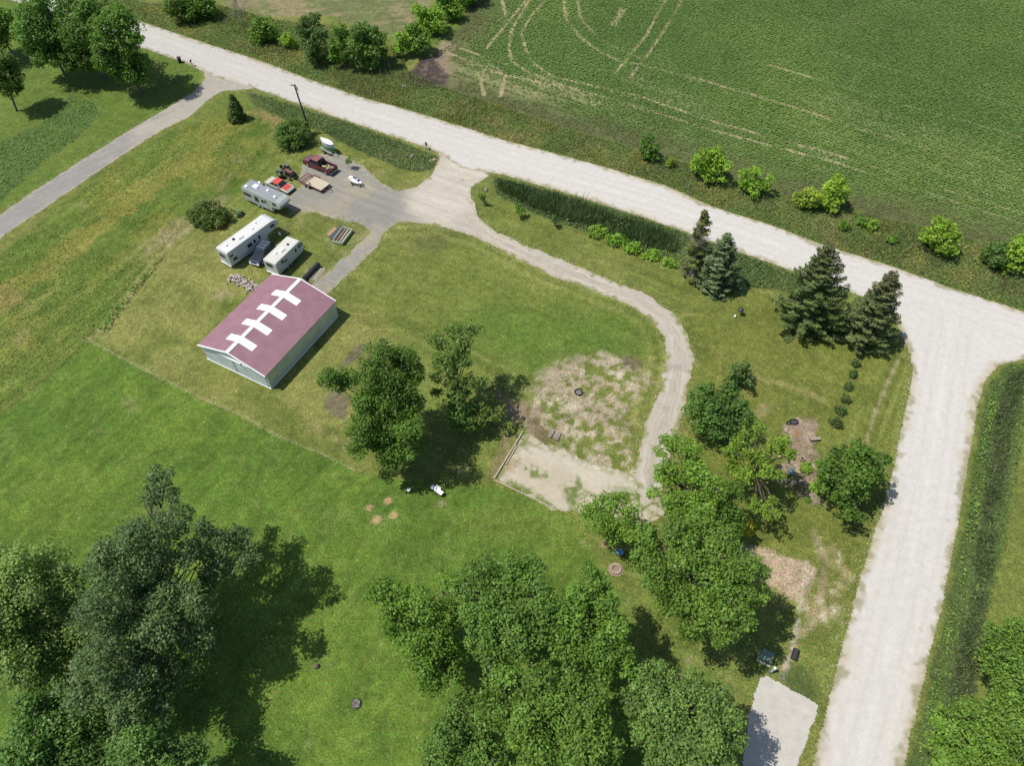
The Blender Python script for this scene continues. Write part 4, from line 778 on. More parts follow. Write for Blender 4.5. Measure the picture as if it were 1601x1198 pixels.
weeds('tall_weeds', [(1550, 600), (1562, 605), (1548, 700), (1530, 800), (1515, 880), (1500, 960), (1478, 1040), (1470, 1110), (1440, 1190), (1430, 1180), (1455, 1060), (1480, 960), (1500, 860), (1515, 760), (1530, 680)], 24, .8, .3, [(.095, .15, .034), (.125, .185, .036), (.08, .125, .034)], 7, 'bright tall weeds on the road side of the east ditch', patch=4, thr=-.06)
weeds('tall_weeds', [(1598, 600), (1606, 620), (1598, 700), (1588, 770), (1580, 760), (1585, 690)], 20, .7, .3, [(.075, .12, .034), (.10, .15, .034)], 8, 'bright weeds on the far bank of the east ditch', thr=-.05)
weeds('field_weeds', ROUGH_W, 9, .3, .26, [(.08, .12, .034), (.10, .135, .038), (.13, .145, .045), (.17, .16, .055)], 9, 'unmown weedy ground left of the barn', patch=7, thr=-.12)
weeds('field_weeds', [(150, 515), (190, 470), (240, 410), (262, 395), (240, 425), (200, 480), (165, 525)], 24, .8, .36, [(.08, .15, .03), (.10, .17, .034)], 10, 'bright green weeds in a row left of the barn lawn', thr=-.08)
weeds('meadow_weeds', MEADOW, 12, .3, .3, [(.085, .125, .042), (.105, .145, .042), (.08, .12, .045)], 11, 'patch of uncut grass left of the west driveway')
def crop():
    rs = np.random.RandomState(9); c, s = math.cos(ROW_ANG), math.sin(ROW_ANG); P = G(FIELD); lo = np.maximum(P.min(0), (-30, 60)); hi = np.minimum(P.max(0), (135, 185))
    cs = np.array([(lo[0], lo[1]), (hi[0], lo[1]), (hi[0], hi[1]), (lo[0], hi[1])]); u = cs[:, 0] * c + cs[:, 1] * s; v = -cs[:, 0] * s + cs[:, 1] * c
    rows = np.arange(v.min(), v.max(), .76); us = np.arange(u.min(), u.max(), .26)
    U, Vv = np.meshgrid(us, rows); U = U.ravel() + rs.uniform(-.2, .2, U.size); Vv = Vv.ravel() + rs.normal(size=U.size) * .08 + .1 * np.sin(U / 9)
    x = U * c - Vv * s; y = U * s + Vv * c; k = (x > lo[0]) & (x < hi[0]) & (y > lo[1]) & (y < hi[1]) & (np.abs(x) < (y * .602 + 61) * .83 + 4); x, y = x[k], y[k]
    sd = -sdpoly(x, y, P); q = rs.rand(len(x)); bare = np.maximum(bare_mask(x, y), track_mask(x, y, .3)); grow = sstep((sd - 1) / 13) * .8 + .2
    bp = poly_mask(x, y, [(634, 118), (660, 92), (700, 85), (712, 118), (690, 135), (660, 134)], 1.2, 1.4, 3, 3)
    k = (sd > .6) & (q > bare * .7 + bp) & (q < grow + .1); x, y, grow = x[k], y[k], grow[k]
    x = np.repeat(x, 3); y = np.repeat(y, 3); grow = np.repeat(grow, 3); n = len(x); x = x + rs.normal(size=n) * .14; y = y + rs.normal(size=n) * .14
    h = (.16 + .10 * rs.rand(n)) * (.4 + .6 * grow); N = unit(np.array([0, 0, 1.0]) + rs.normal(size=(n, 3)) * .25)
    V, F = leaf_quads(np.stack([x, y, h], 1), N, .3, rs, .9); V[:, 2] = np.maximum(V[:, 2], .01)
    f = fbm(x, y, 16, 4, 5)[:, None]; C = np.array([.14, .222, .056]) * rs.uniform(.85, 1.15, (n, 1)) * (1 + .6 * f) + np.array([.03, .01, 0]) * np.clip(f * 3, 0, 1) + np.array([.012, -.03, .004]) * (1 - grow)[:, None]
    tag(fastmesh('crop', V, F, np.clip(C, .003, 1), 'FACE', M['leaf']), 'rows of young green soybeans in the field across the road', kind='stuff')
crop()

# ------------------------------------------------------------------ things built by hand
def place(pa, pb, z=0.0, z2=None):
    """middle, heading and length of the stretch between two picture points at height z"""
    a, b = at(*pa, z), at(*pb, z if z2 is None else z2); d = b - a
    return np.array([(a[0] + b[0]) / 2, (a[1] + b[1]) / 2, 0.0]), math.atan2(d[1], d[0]), float(np.hypot(d[0], d[1]))
def loft(mb, secs):
    b = len(mb.v); n = len(secs[0][1])
    for x, ring in secs:
        for y, z in ring: mb.v.append((x, y, z))
    for i in range(len(secs) - 1):
        for k in range(n):
            k2 = (k + 1) % n; mb.f.append((b + i * n + k, b + i * n + k2, b + (i + 1) * n + k2, b + (i + 1) * n + k))
    mb.f.append(tuple(b + k for k in range(n))); mb.f.append(tuple(b + (len(secs) - 1) * n + k for k in range(n))); return mb
def paint(name, c, rough=.35, metal=.0, var=.12, spec=.5): return pmat(name, c, rough, metal, var, 1.5, spec=spec)
P_ = lambda r, g, b: tuple(A(r, g, b))
# ---- barn
def rib_mat(name, col, period, amt, axis=0, rough=.45):
    m, n, b = newmat(name); L = n.links.new; tc = n.nodes.new('ShaderNodeTexCoord'); sp = n.nodes.new('ShaderNodeSeparateXYZ'); L(tc.outputs['Object'], sp.inputs[0])
    mo = n.nodes.new('ShaderNodeMath'); mo.operation = 'MULTIPLY'; mo.inputs[1].default_value = 2 * math.pi / period; L(sp.outputs[axis], mo.inputs[0])
    si = n.nodes.new('ShaderNodeMath'); si.operation = 'SINE'; L(mo.outputs[0], si.inputs[0])
    mr = n.nodes.new('ShaderNodeMapRange'); mr.inputs[1].default_value = .35; mr.inputs[2].default_value = .95; L(si.outputs[0], mr.inputs[0])
    nz = n.nodes.new('ShaderNodeTexNoise'); nz.inputs['Scale'].default_value = .7; nz.inputs['Detail'].default_value = 6; L(tc.outputs['Object'], nz.inputs[0])
    cr = n.nodes.new('ShaderNodeValToRGB'); cr.color_ramp.elements[0].color = (*[v * .86 for v in col], 1); cr.color_ramp.elements[1].color = (*[v * 1.08 for v in col], 1)
    cr.color_ramp.elements[0].position = .35; cr.color_ramp.elements[1].position = .65; L(nz.outputs[0], cr.inputs[0])
    mx = n.nodes.new('ShaderNodeMix'); mx.data_type = 'RGBA'; L(mr.outputs[0], mx.inputs[0]); L(cr.outputs[0], mx.inputs[6]); mx.inputs[7].default_value = (*[v * (1 - amt) for v in col], 1)
    L(mx.outputs[2], b.inputs['Base Color']); bp = n.nodes.new('ShaderNodeBump'); bp.inputs['Strength'].default_value = .5; bp.inputs['Distance'].default_value = .03
    L(mr.outputs[0], bp.inputs['Height']); L(bp.outputs[0], b.inputs['Normal']); b.inputs['Roughness'].default_value = rough; return m
def barn():
    a, b, c = at(424.8, 608), at(528, 495), at(326, 559.5)
    L = np.linalg.norm(b - a); W = np.linalg.norm(c - a); an = math.atan2(b[1] - a[1], b[0] - a[0]); he = 3.1; hr = 4.75
    root = empty('barn', tuple(a), an, 'low metal barn with rose red roof, white skylight panels and pale green walls', 'barn')
    # local: x along the barn (0..L), y across (0..W)
    wm = rib_mat('wall_steel', (.58, .65, .54), .3, .28); fm = rib_mat('front_steel', (.60, .66, .68), .3, .08, 1)
    rm = rib_mat('roof_steel', (.275, .145, .17), .32, .28); tm = M['bright']
    MB().box((L / 2, .04, he / 2), (L - .1, .08, he)).box((L / 2, W - .04, he / 2), (L - .1, .08, he)).build('side_wall', wm, root)
    for x, nm in ((.04, 'front_wall'), (L - .04, 'back_wall')):
        MB().prism([(.005, 0), (W - .005, 0), (W - .005, he), (W / 2, hr - .05), (.005, he)], -.04, .04).build(nm, fm, root)
        o = COL.objects[nm] if nm in COL.objects else None
        o.matrix_local = Matrix.Translation((x, 0, 0)) @ Matrix(((0, -1, 0, 0), (1, 0, 0, 0), (0, 0, 1, 0), (0, 0, 0, 1)))
    # roof: two slabs
    rf = MB(); ov = .25; oe = .2; s = (hr - he) / (W / 2)
    for sg in (0, 1):
        y0, y1 = (-oe, W / 2) if sg == 0 else (W + oe, W / 2); z0 = he - s * oe + .06; z1 = hr + .06
        rf.add([(-ov, y0, z0), (L + ov, y0, z0), (L + ov, y1, z1), (-ov, y1, z1), (-ov, y0, z0 - .08), (L + ov, y0, z0 - .08), (L + ov, y1, z1 - .08), (-ov, y1, z1 - .08)],
               [(0, 1, 2, 3), (4, 7, 6, 5), (0, 4, 5, 1), (1, 5, 6, 2), (2, 6, 7, 3), (3, 7, 4, 0)])
    roof = rf.build('roof', rm, root)
    MB().prism([(W / 2 - .24, hr + .02), (W / 2, hr + .13), (W / 2 + .24, hr + .02), (W / 2 + .24, hr - .0), (W / 2, hr + .07), (W / 2 - .24, hr)], -ov - .03, -ov - .03)  # profile kept simple below
    rc = MB(); d = .26
    for sg in (-1, 1):
        rc.add([(-ov - .04, W / 2, hr + .12), (L + ov + .04, W / 2, hr + .12), (L + ov + .04, W / 2 + sg * d, hr + .12 - s * d), (-ov - .04, W / 2 + sg * d, hr + .12 - s * d),
                (-ov - .04, W / 2, hr + .07), (L + ov + .04, W / 2, hr + .07), (L + ov + .04, W / 2 + sg * d, hr + .07 - s * d), (-ov - .04, W / 2 + sg * d, hr + .07 - s * d)],
               [(0, 1, 2, 3), (4, 7, 6, 5), (0, 4, 5, 1), (1, 5, 6, 2), (2, 6, 7, 3), (3, 7, 4, 0)])
    rc.build('ridge_cap', tm, roof)
    for t in (.155, .365, .575, .785):
        for sg, ln in ((-1, .41), (1, .39)):
            x0, x1 = t * L - .54, t * L + .54; y0, y1 = W / 2 + sg * .27, W / 2 + sg * (W / 2) * ln; z = lambda y: hr + .085 - s * abs(y - W / 2)
            MB().add([(x0, y0, z(y0)), (x1, y0, z(y0)), (x1, y1, z(y1)), (x0, y1, z(y1)), (x0, y0, z(y0) - .02), (x1, y0, z(y0) - .02), (x1, y1, z(y1) - .02), (x0, y1, z(y1) - .02)],
                     [(0, 1, 2, 3), (4, 7, 6, 5), (0, 4, 5, 1), (1, 5, 6, 2), (2, 6, 7, 3), (3, 7, 4, 0)]).build('skylight', tm, roof)
    for x in (-ov - .05, L + ov + .05):
        for sg in (-1, 1):
            y0 = W / 2 + sg * (W / 2 + oe); z0 = he - s * oe
            MB().add([(x - .06, y0, z0 - .12), (x + .06, y0, z0 - .12), (x + .06, y0, z0 + .1), (x - .06, y0, z0 + .1), (x - .06, W / 2, hr - .12), (x + .06, W / 2, hr - .12), (x + .06, W / 2, hr + .1), (x - .06, W / 2, hr + .1)],
                     [(0, 1, 2, 3), (4, 7, 6, 5), (0, 4, 5, 1), (1, 5, 6, 2), (2, 6, 7, 3), (3, 7, 4, 0)]).build('rake_trim', tm, root)
    # gable facing, door, track, lamp, vent, skirts
    MB().prism([(.1, he + .02), (W - .1, he + .02), (W / 2, hr - .12)], -.03, .0).build('gable_panel', M['white'], root).matrix_local = Matrix.Translation((-.03, 0, 0)) @ Matrix(((0, -1, 0, 0), (1, 0, 0, 0), (0, 0, 1, 0), (0, 0, 0, 1)))
    MB().box((-.07, W / 2, he - .08), (.16, W - .1, .16)).build('door_track', tm, root)
    dm = rib_mat('door_steel', (.55, .62, .66), .3, .10, 1)
    for y in (W * .26, W * .74): MB().box((-.05, y, he / 2 - .05), (.07, W * .46, he - .35)).build('sliding_door', dm, root)
    lp = MB().box((-.22, W * .35, he + .02), (.3, .18, .12), ry=.5).build('lamp', 'dark', root); MB().box((-.36, W * .35, he - .05), (.1, .2, .06)).build('lamp_head', tm, lp)
    MB().box((-.09, W * .52, he + .75), (.06, .35, .5)).build('vent', tm, root)
    MB().box((-.08, W / 2, .06), (.1, W, .12)).build('base_trim', tm, root)
    MB().box((L / 2, -.06, .06), (L, .08, .12)).build('base_trim', tm, root)
    MB().box((-.01, -.02, he / 2), (.14, .14, he - .02)).build('corner_trim', M['white'], root)
    MB().box((L + .01, -.02, he / 2), (.14, .14, he - .02)).build('corner_trim', M['white'], root)
barn()

def wheel(root, x, y, r, w=.22, rim='rim'):
    s = 1 if y > 0 else -1
    t = MB().tube([(x, y - w / 2, r), (x, y - w / 2 + .03, r), (x, y + w / 2 - .03, r), (x, y + w / 2, r)], [r * .9, r, r, r * .9], 16).build('wheel', 'tyre', root, smooth=False)
    MB().tube([(x, y + s * (w / 2 - .04), r), (x, y + s * (w / 2 + .015), r)], [r * .58, r * .5], 12).build('rim', rim, t)
def window(root, x, z, w, h, y, mat='glass'):
    s = 1 if y > 0 else -1
    f = MB().box((x, y, z), (w, .04, h)).build('window', 'dark', root); MB().box((x, y + s * .02, z), (w - .08, .03, h - .08)).build('pane', mat, f)
def camper(name, label, cat, loc, an, L, W, H, fifth, roofc, wallc, wins, vents, bulge=0, group='travel campers parked in the yard'):
    root = empty(name, tuple(loc), an, label, cat, group); zb = .55; x0, x1 = -L / 2, L / 2
    wm = pmat('camper_wall', wallc, .4, var=.10, scale=.8); rm = pmat('camper_roof', roofc, .6, var=.16, scale=1.1, stretch=(.3, 2, 1))
    if fifth:
        n = x0 + L * .74
        prof = [(x0, zb + .1), (x0 + .1, zb), (n, zb), (n + .05, zb + .9), (x1 - .7, zb + 1.05), (x1 - .05, zb + 1.4), (x1, zb + 1.9), (x1 - .35, H - .25), (x1 - .9, H), (x0 + .15, H), (x0, H - .12)]
    else: prof = [(x0, zb + .1), (x0 + .1, zb), (x1 - .45, zb), (x1 - .05, zb + .7), (x1, zb + 1.1), (x1 - .35, H - .1), (x1 - .55, H), (x0 + .15, H), (x0, H - .12)]
    MB().prism(prof, -W / 2, W / 2).build('body', wm, root, bevel=.05)
    rx1 = x1 - (1.0 if fifth else .6)
    rf = MB().box(((x0 + .1 + rx1) / 2, 0, H + .015), (rx1 - x0 - .15, W - .12, .05)).build('roof', rm, root, bevel=.015)
    for vx, vy, sx, sy, m in vents: MB().box((x0 + vx * L, vy, H + .13), (sx, sy, .22), top=.85).build('air_conditioner' if sx > .7 else 'roof_vent', m, rf, bevel=.02)
    for wx, z, w, h, sd_ in wins: window(root, x0 + wx * L, z, w, h, sd_ * (W / 2 + .01))
    dx = x0 + (.60 if fifth else .22) * L
    dr = MB().box((dx, -W / 2 - .012, zb + 1.05), (.68, .03, 1.85)).build('door', wm, root); MB().box((dx, -W / 2 - .03, zb + 1.55), (.4, .03, .6)).build('door_window', 'glass', dr)
    sm = pmat('camper_stripe', (.22, .25, .30), .5, var=.2)
    MB().box((-.3, -W / 2 - .006, zb + .42), (L * (.6 if fifth else .85), .02, .06)).box((x0 + .3 * L, -W / 2 - .006, zb + .62), (L * .45, .02, .04)).build('stripe', sm, root)
    if bulge: MB().box((x0 + bulge * L, 0 + W / 2 + .18, zb + 1.25), (L * .28, .4, 1.9)).build('slide_out', wm, root, bevel=.03)
    for k in (-1, 1):
        for ox in (-.42, .42): wheel(root, x0 + L * .40 + ox, k * (W / 2 - .14), .36, .22)
    MB().box((x0 - .08, 0, zb - .02), (.14, W * .92, .12)).build('bumper', 'white', root)
    MB().box((x0 - .05, .3 if fifth else .2, zb + 1.5), (.05, 1.1, .6)).build('rear_window', 'glass', root)
    if fifth:
        for k in (-1, 1): MB().box((n - .2, k * .8, zb / 2), (.12, .12, zb)).build('landing_leg', 'steel', root)
        MB().tube([(x0 - .16, -.75, zb + .2), (x0 - .16, -.75, H - .2)], .025, 6).tube([(x0 - .16, -.4, zb + .2), (x0 - .16, -.4, H - .2)], .025, 6).build('ladder', 'steel', root)
        MB().box((n + .5, 0, zb + .75), (.5, .4, .4)).build('hitch_pin', 'steel', root)
    else:
        MB().tube([(x1 - .5, .7, .45), (x1 + 1.0, 0, .42)], .05, 6).tube([(x1 - .5, -.7, .45), (x1 + 1.0, 0, .42)], .05, 6).build('tow_frame', 'dark', root)
    return root
HG = 3.05
l1, a1, _ = place((382.5, 284.5), (446.5, 313), HG)
camper('fifth_wheel_camper', 'white camper with grey streaked roof and long window, parked beside the red car', 'camper', l1, a1, 8.4, 2.45, HG, True, P_(160, 164, 170), P_(205, 212, 205),
       [(.12, 1.9, 1.7, .55, -1), (.36, 1.8, .9, 1.0, -1), (.52, 1.9, .5, .6, -1), (.84, 2.35, .75, .5, -1)], [(.10, -.75, .5, .45, 'bright'), (.26, .1, 1.05, .85, 'bright'), (.36, 1.0, .4, .2, 'dark'), (.55, .3, .45, .42, 'bright'), (.80, -.35, .42, .4, 'bright'), (.24, 1.05, .5, .3, 'bright')])
l2, a2, _ = place((345.7, 392.7), (424.5, 336), HG)
camper('fifth_wheel_camper', 'longest white camper with bright white roof, second from the field side', 'camper', l2, a2, 10.2, 2.5, HG + .1, True, P_(236, 236, 232), P_(222, 226, 228),
       [(.10, 1.45, .75, .55, -1), (.06, 2.3, .6, .35, -1), (.40, 1.9, .85, .6, -1), (.50, 2.0, .35, .6, -1), (.88, 2.35, .8, .5, -1)], [(.36, -.1, 1.1, .8, 'white'), (.27, .3, .4, .38, 'dark'), (.6, -.2, .4, .35, 'white'), (.72, .5, .35, .35, 'white'), (.12, .2, .45, .4, 'white')])
l3, a3, _ = place((422, 408), (460.3, 371.2), 2.75)
camper('travel_trailer', 'shorter white travel trailer right behind the barn, beside the dark blue car', 'camper', l3, a3, 6.3, 2.4, 2.75, False, P_(232, 228, 218), P_(226, 228, 224),
       [(.33, 1.8, .7, .35, -1), (.72, 1.9, .35, .6, -1), (.86, 2.0, .5, .5, -1), (.95, 2.05, .25, .5, -1)], [(.45, -.15, 1.0, .7, 'white'), (.30, .2, .35, .3, 'white'), (.68, -.2, .35, .3, 'dark')])

def car(name, label, cat, loc, an, L, W, paintm, roofm, hoodm, kind):
    root = empty(name, tuple(loc), an, label, cat); h = L / 2; lo = .32
    belt = {'pickup': 1.2, 'suv': 1.15, 'coupe': .88}[kind]; top = {'pickup': 1.9, 'suv': 1.8, 'coupe': 1.32}[kind]
    xb = {'pickup': -.55, 'suv': -h, 'coupe': -h}[kind]
    prof = [(xb, lo + .15), (xb, belt - .02)] + ([] if kind == 'pickup' else [(-h + .08, belt)]) + [(h - 1.5, belt), (h - .12, belt - .14), (h, belt - .3), (h, lo + .1), (h - .15, lo), (xb + .1, lo)]
    MB().prism(prof, -W / 2, W / 2).build('body', paintm, root, bevel=.06)
    gx0, gx1 = {'pickup': (-.62, 1.75), 'suv': (-h + .15, h - 1.35), 'coupe': (-h + .9, h - 1.35)}[kind]
    tx0, tx1 = {'pickup': (gx0 + .3, gx1 - .75), 'suv': (gx0 + .25, gx1 - .75), 'coupe': (gx0 + .75, gx1 - .75)}[kind]
    MB().prism([(gx0, belt - .03), (tx0, top), (tx1, top), (gx1, belt - .03)], -W / 2 + .05, W / 2 - .05, lambda x, z: .18 if z > belt else 0).build('windows', 'glass', root)
    MB().box(((tx0 + tx1) / 2, 0, top + .025), (tx1 - tx0 + .1, W - .4, .07), top=.96).build('roof', roofm, root, bevel=.02)
    pl = MB()
    for k in (-1, 1):
        yb, yt = k * (W / 2 - .04), k * (W / 2 - .22)
        for xa, xb_ in ((gx0, tx0), (gx1, tx1), ((gx0 + gx1) / 2 - .1, (tx0 + tx1) / 2 + .1)): pl.tube([(xa, yb, belt), (xb_, yt, top + .02)], .045, 5)
    pl.build('pillars', paintm, root)
    MB().prism([(gx1 + .02, belt + .012), (h - .25, belt - .10), (h - .25, belt - .14), (gx1 + .02, belt - .04)], -W / 2 + .18, W / 2 - .18).build('hood', hoodm, root, bevel=.01)
    bx = paintm if kind == 'coupe' else M['steel']
    MB().box((h + .05, 0, lo + .2), (.16, W * .96, .22)).build('front_bumper', bx, root, bevel=.02); MB().box((-h - .04, 0, lo + .2), (.14, W * .96, .2)).build('rear_bumper', bx, root, bevel=.02)
    MB().box((h + .01, 0, belt - .42), (.05, W * .5, .18)).build('grille', 'dark', root)
    for k in (-1, 1):
        MB().box((h + .01, k * W * .38, belt - .4), (.06, .34, .2)).build('headlight', 'bright', root)
        MB().box((-h - .01, k * W * .42, belt - .3), (.05, .18, .3)).build('tail_light', M['redlens'], root)
        MB().box((gx1 - .25, k * (W / 2 + .1), belt + .05), (.12, .2, .16)).build('wing_mirror', 'dark', root)
    r = .40 if kind != 'coupe' else .34; wb = L * .325
    for x in (-wb * 1.02, wb * .98):
        for k in (-1, 1): wheel(root, x, k * (W / 2 - .09), r, .24)
    if kind == 'pickup':
        fl = MB().box(((-h - .6) / 2, 0, .72), (h - .6, W - .1, .08)); fl.build('bed_floor', 'dark', root)
        for k in (-1, 1): MB().box(((-h - .58) / 2, k * (W / 2 - .05), .86), (h - .56, .11, .66)).build('bed_side', paintm, root, bevel=.02)
        MB().box((-h + .05, 0, .87), (.09, W - .24, .62)).build('tailgate', paintm, root, bevel=.015)
        MB().box((-h / 2 - .3, 0, .5), (h - .6, W - .3, .35)).build('chassis', 'dark', root)
    if kind == 'suv':
        rk = MB()
        for k in (-1, 1): rk.tube([(tx0 + .1, k * (W / 2 - .32), top + .12), (tx1 - .1, k * (W / 2 - .32), top + .12)], .025, 5)
        for t in (.2, .5, .8): rk.box((tx0 + (tx1 - tx0) * t, 0, top + .12), (.05, W - .6, .03))
        rk.build('roof_rack', 'steel', root)
    return root
M['redlens'] = paint('red_lens', (.25, .01, .01))
mar = paint('maroon_paint', P_(112, 42, 50), .3); marf = paint('faded_maroon', P_(128, 90, 108), .5, var=.3); marr = paint('sunburnt_roof', P_(168, 108, 104), .5, var=.35)
lt, an_t, _ = place((474, 253.5), (518.5, 273)); 
lt2 = (at(481, 260.5) + at(511, 273)) / 2; nrm = np.array([math.cos(an_t + math.pi / 2), math.sin(an_t + math.pi / 2), 0])
car('pickup_truck', 'maroon crew cab pickup truck with faded hood and a loaded open bed', 'pickup truck', tuple(lt2 + nrm * .92), an_t + math.pi, 6.4, 2.0, mar, marr, marf, 'pickup')
c, s = math.cos(an_t + math.pi), math.sin(an_t + math.pi)
def rel(lx, ly, z=0): q = lt2 + nrm * .92; return (q[0] + c * lx - s * ly, q[1] + s * lx + c * ly, z)
rs = np.random.RandomState(3); cg = empty('cargo', rel(-2, 0, .77), an_t + math.pi, 'heap of pale boards, cloth and a yellow bundle lying in the pickup bed', 'cargo')
mb = MB()
for i in range(14): mb.box((rs.uniform(-.9, .9), rs.uniform(-.6, .6), .08 + .12 * rs.rand()), (rs.uniform(.3, .8), rs.uniform(.15, .4), .14), rz=rs.uniform(0, 3))
mb.build('boards', paint('pale_scrap', P_(176, 176, 150), .8, var=.5), cg); MB().box((.55, .3, .3), (.6, .4, .16), rz=.5).build('yellow_bundle', paint('yellow_cloth', P_(200, 206, 70), .8), cg, bevel=.05)
navy = paint('navy_paint', P_(62, 74, 96), .25)
ls, as_, _ = place((397.5, 418), (428, 383)); 
car('estate_car', 'dark blue estate car parked between the two white campers', 'car', at(412.5, 402), as_ + math.pi, 4.6, 1.85, navy, navy, paint('dark_hood', P_(44, 50, 66), .3), 'suv')
redp = paint('red_paint', P_(222, 92, 78), .35); wp = paint('cream_paint', P_(218, 214, 206), .4)
lr, ar, _ = place((420, 284), (457, 300)); car('coupe_car', 'old red and white two-door car squeezed behind the grey-roofed camper', 'car', at(438.5, 293.5), ar, 5.0, 1.9, wp, redp, redp, 'coupe')

# ---- tractor
def tractor():
    root = empty('tractor', tuple(at(448, 274)), math.radians(-33), 'old rusty red tractor beside the flatbed trailer', 'tractor')
    rd = paint('rusty_red', P_(150, 96, 84), .7, var=.35); g_ = paint('faded_grey', P_(130, 126, 122), .7, var=.3)
    MB().box((.9, 0, 1.15), (1.5, .55, .5)).build('hood', rd, root, bevel=.06); MB().box((.8, 0, .75), (1.7, .4, .4)).build('engine', 'dark', root)
    MB().box((1.7, 0, 1.05), (.1, .5, .7)).build('grille', g_, root); MB().box((-.35, 0, .85), (1.1, .5, .45)).build('gearbox', g_, root, bevel=.04)
    MB().box((-.55, 0, 1.35), (.5, .5, .08)).box((-.8, 0, 1.55), (.08, .5, .4)).build('seat', 'dark', root, bevel=.02)
    MB().ring((.0, 0, 1.55), .2, .02, 14, 5).tube([(.25, 0, 1.2), (0, 0, 1.55)], .02, 5).build('steering_wheel', 'dark', root)
    MB().tube([(1.1, .12, 1.3), (1.1, .12, 1.95)], .04, 7).build('exhaust', 'steel', root); MB().box((1.45, 0, .55), (.12, 1.4, .1)).build('front_axle', 'dark', root); MB().box((-.4, 0, .72), (.16, 1.7, .16)).build('rear_axle', 'dark', root)
    for k in (-1, 1):
        wheel(root, -.4, k * .92, .72, .38); wheel(root, 1.45, k * .72, .42, .2)
        MB().box((-.4, k * .88, 1.48), (.9, .4, .05), ry=0).build('fender', g_, root)
    MB().ring((1.95, .1, .42), .3, .12, 16, 6).tube([(1.8, 0, .45), (2.1, 0, .45)], .04, 5).build('front_weight', 'tyre', root)
tractor()
tag(MB().ring((0, 0, .3), .38, .17, 18, 8, axis='Y').tube([(0, -.12, .3), (0, .12, .3)], .22, 10).build('spare_wheel', 'tyre', None, loc=at(441, 280)), 'black loose wheel lying between the tractor and the red car', 'wheel')
# ---- flatbed trailer
def flatbed():
    lf, af, Lf = place((473, 275.5), (509, 292.5), .65); root = empty('flatbed_trailer', tuple(lf), af, 'rusty flatbed trailer with pale plywood on the deck, beside the pickup truck', 'trailer'); L, W = Lf, 2.3
    ru = paint('rust_red', P_(122, 78, 70), .8, var=.3)
    fr = MB()
    for k in (-1, 1): fr.box((0, k * W / 2, .6), (L, .1, .16))
    for t in np.linspace(-L / 2, L / 2, 7): fr.box((t, 0, .585), (.08, W - .1, .12))
    fr.build('frame', ru, root)
    MB().box((L * .17, 0, .70), (L * .66, W - .06, .035)).build('deck', paint('plywood', P_(214, 202, 172), .8, var=.15), root)
    sl_ = MB()
    for i in range(6): sl_.box((-L * .33, -W / 2 + .2 + i * (W - .4) / 5, .70), (L * .33, .16, .05))
    sl_.build('slats', paint('old_slats', P_(150, 116, 100), .9, var=.4), root)
    MB().tube([(L / 2, .7, .55), (L / 2 + 1.2, 0, .5)], .05, 6).tube([(L / 2, -.7, .55), (L / 2 + 1.2, 0, .5)], .05, 6).build('tow_frame', ru, root)
    MB().box((0, -W / 2 + .1, .95), (.1, .1, .5)).box((0, -W / 2 + .15, 1.1), (.35, .1, .12)).build('winch_post', ru, root)
    for k in (-1, 1):
        for x in (-.9, -.15): wheel(root, x, k * (W / 2 + .16), .33, .2)
        MB().box((-.52, k * (W / 2 + .17), .72), (1.6, .26, .04)).build('fender', ru, root)
flatbed()
# ---- jet ski on its trailer
def hull(mb, L, W, H, z0, flat=.5, n=10, nose=1.0):
    secs = []
    for i in range(n + 1):
        t = i / n; w = W / 2 * (min(1, .62 + .9 * t) if t < .45 else max(.04, 1 - ((t - .45) / .55) ** (2.2 * nose))); x = -L / 2 + L * t; zl = z0 + H * .55 * max(0, (t - .6) / .4) ** 2
        secs.append((x, [(-w * .35, zl), (w * .35, zl), (w * .9, zl + H * .45 * flat + .02), (w, z0 + H * .7), (w * .8, z0 + H * (.9 + .1 * t)), (0, z0 + H * (1 + .06 * t)), (-w * .8, z0 + H * (.9 + .1 * t)), (-w, z0 + H * .7), (-w * .9, zl + H * .45 * flat + .02)]))
    return loft(mb, secs)
lj, aj, Lj = place((543, 275), (569, 288.5), .8)
jt = empty('boat_trailer', tuple(lj), aj, 'small galvanised trailer under the white and yellow jet ski', 'trailer')
MB().box((0, .32, .4), (2.6, .08, .08)).box((0, -.32, .4), (2.6, .08, .08)).box((-.3, 0, .36), (.08, 1.2, .08)).build('frame', 'steel', jt); MB().tube([(1.2, 0, .4), (2.3, 0, .4)], .045, 6).build('tow_bar', 'steel', jt)
for k in (-1, 1): wheel(jt, -.3, k * .68, .27, .16)
js = empty('jet_ski', (lj[0], lj[1], .45), aj, 'white jet ski with yellow rear and blue seat, on a small trailer', 'jet ski')
hull(MB(), 3.0, 1.15, .5, 0).build('hull', M['bright'], js, bevel=.03); MB().prism([(-1.35, .5), (-1.3, .62), (-.5, .7), (.1, .74), (.5, .82), (1.0, .56), (1.1, .5)], -.3, .3, lambda x, z: .08 if z > .55 else 0).build('cowl', M['white'], js, bevel=.04)
MB().box((-.95, 0, .56), (.8, .85, .1), top=.85).build('rear_deck', paint('yellow_gel', P_(226, 206, 70)), js, bevel=.03); MB().box((-.1, 0, .79), (.95, .36, .12), top=.8).build('seat', paint('blue_vinyl', P_(70, 86, 150)), js, bevel=.04)
MB().tube([(.45, -.36, 1.0), (.4, 0, .92), (.45, .36, 1.0)], .03, 6).build('handlebar', 'dark', js); MB().box((.75, 0, .72), (.35, .5, .05), ry=.35).build('windshield', paint('blue_trim', P_(80, 96, 160)), js)
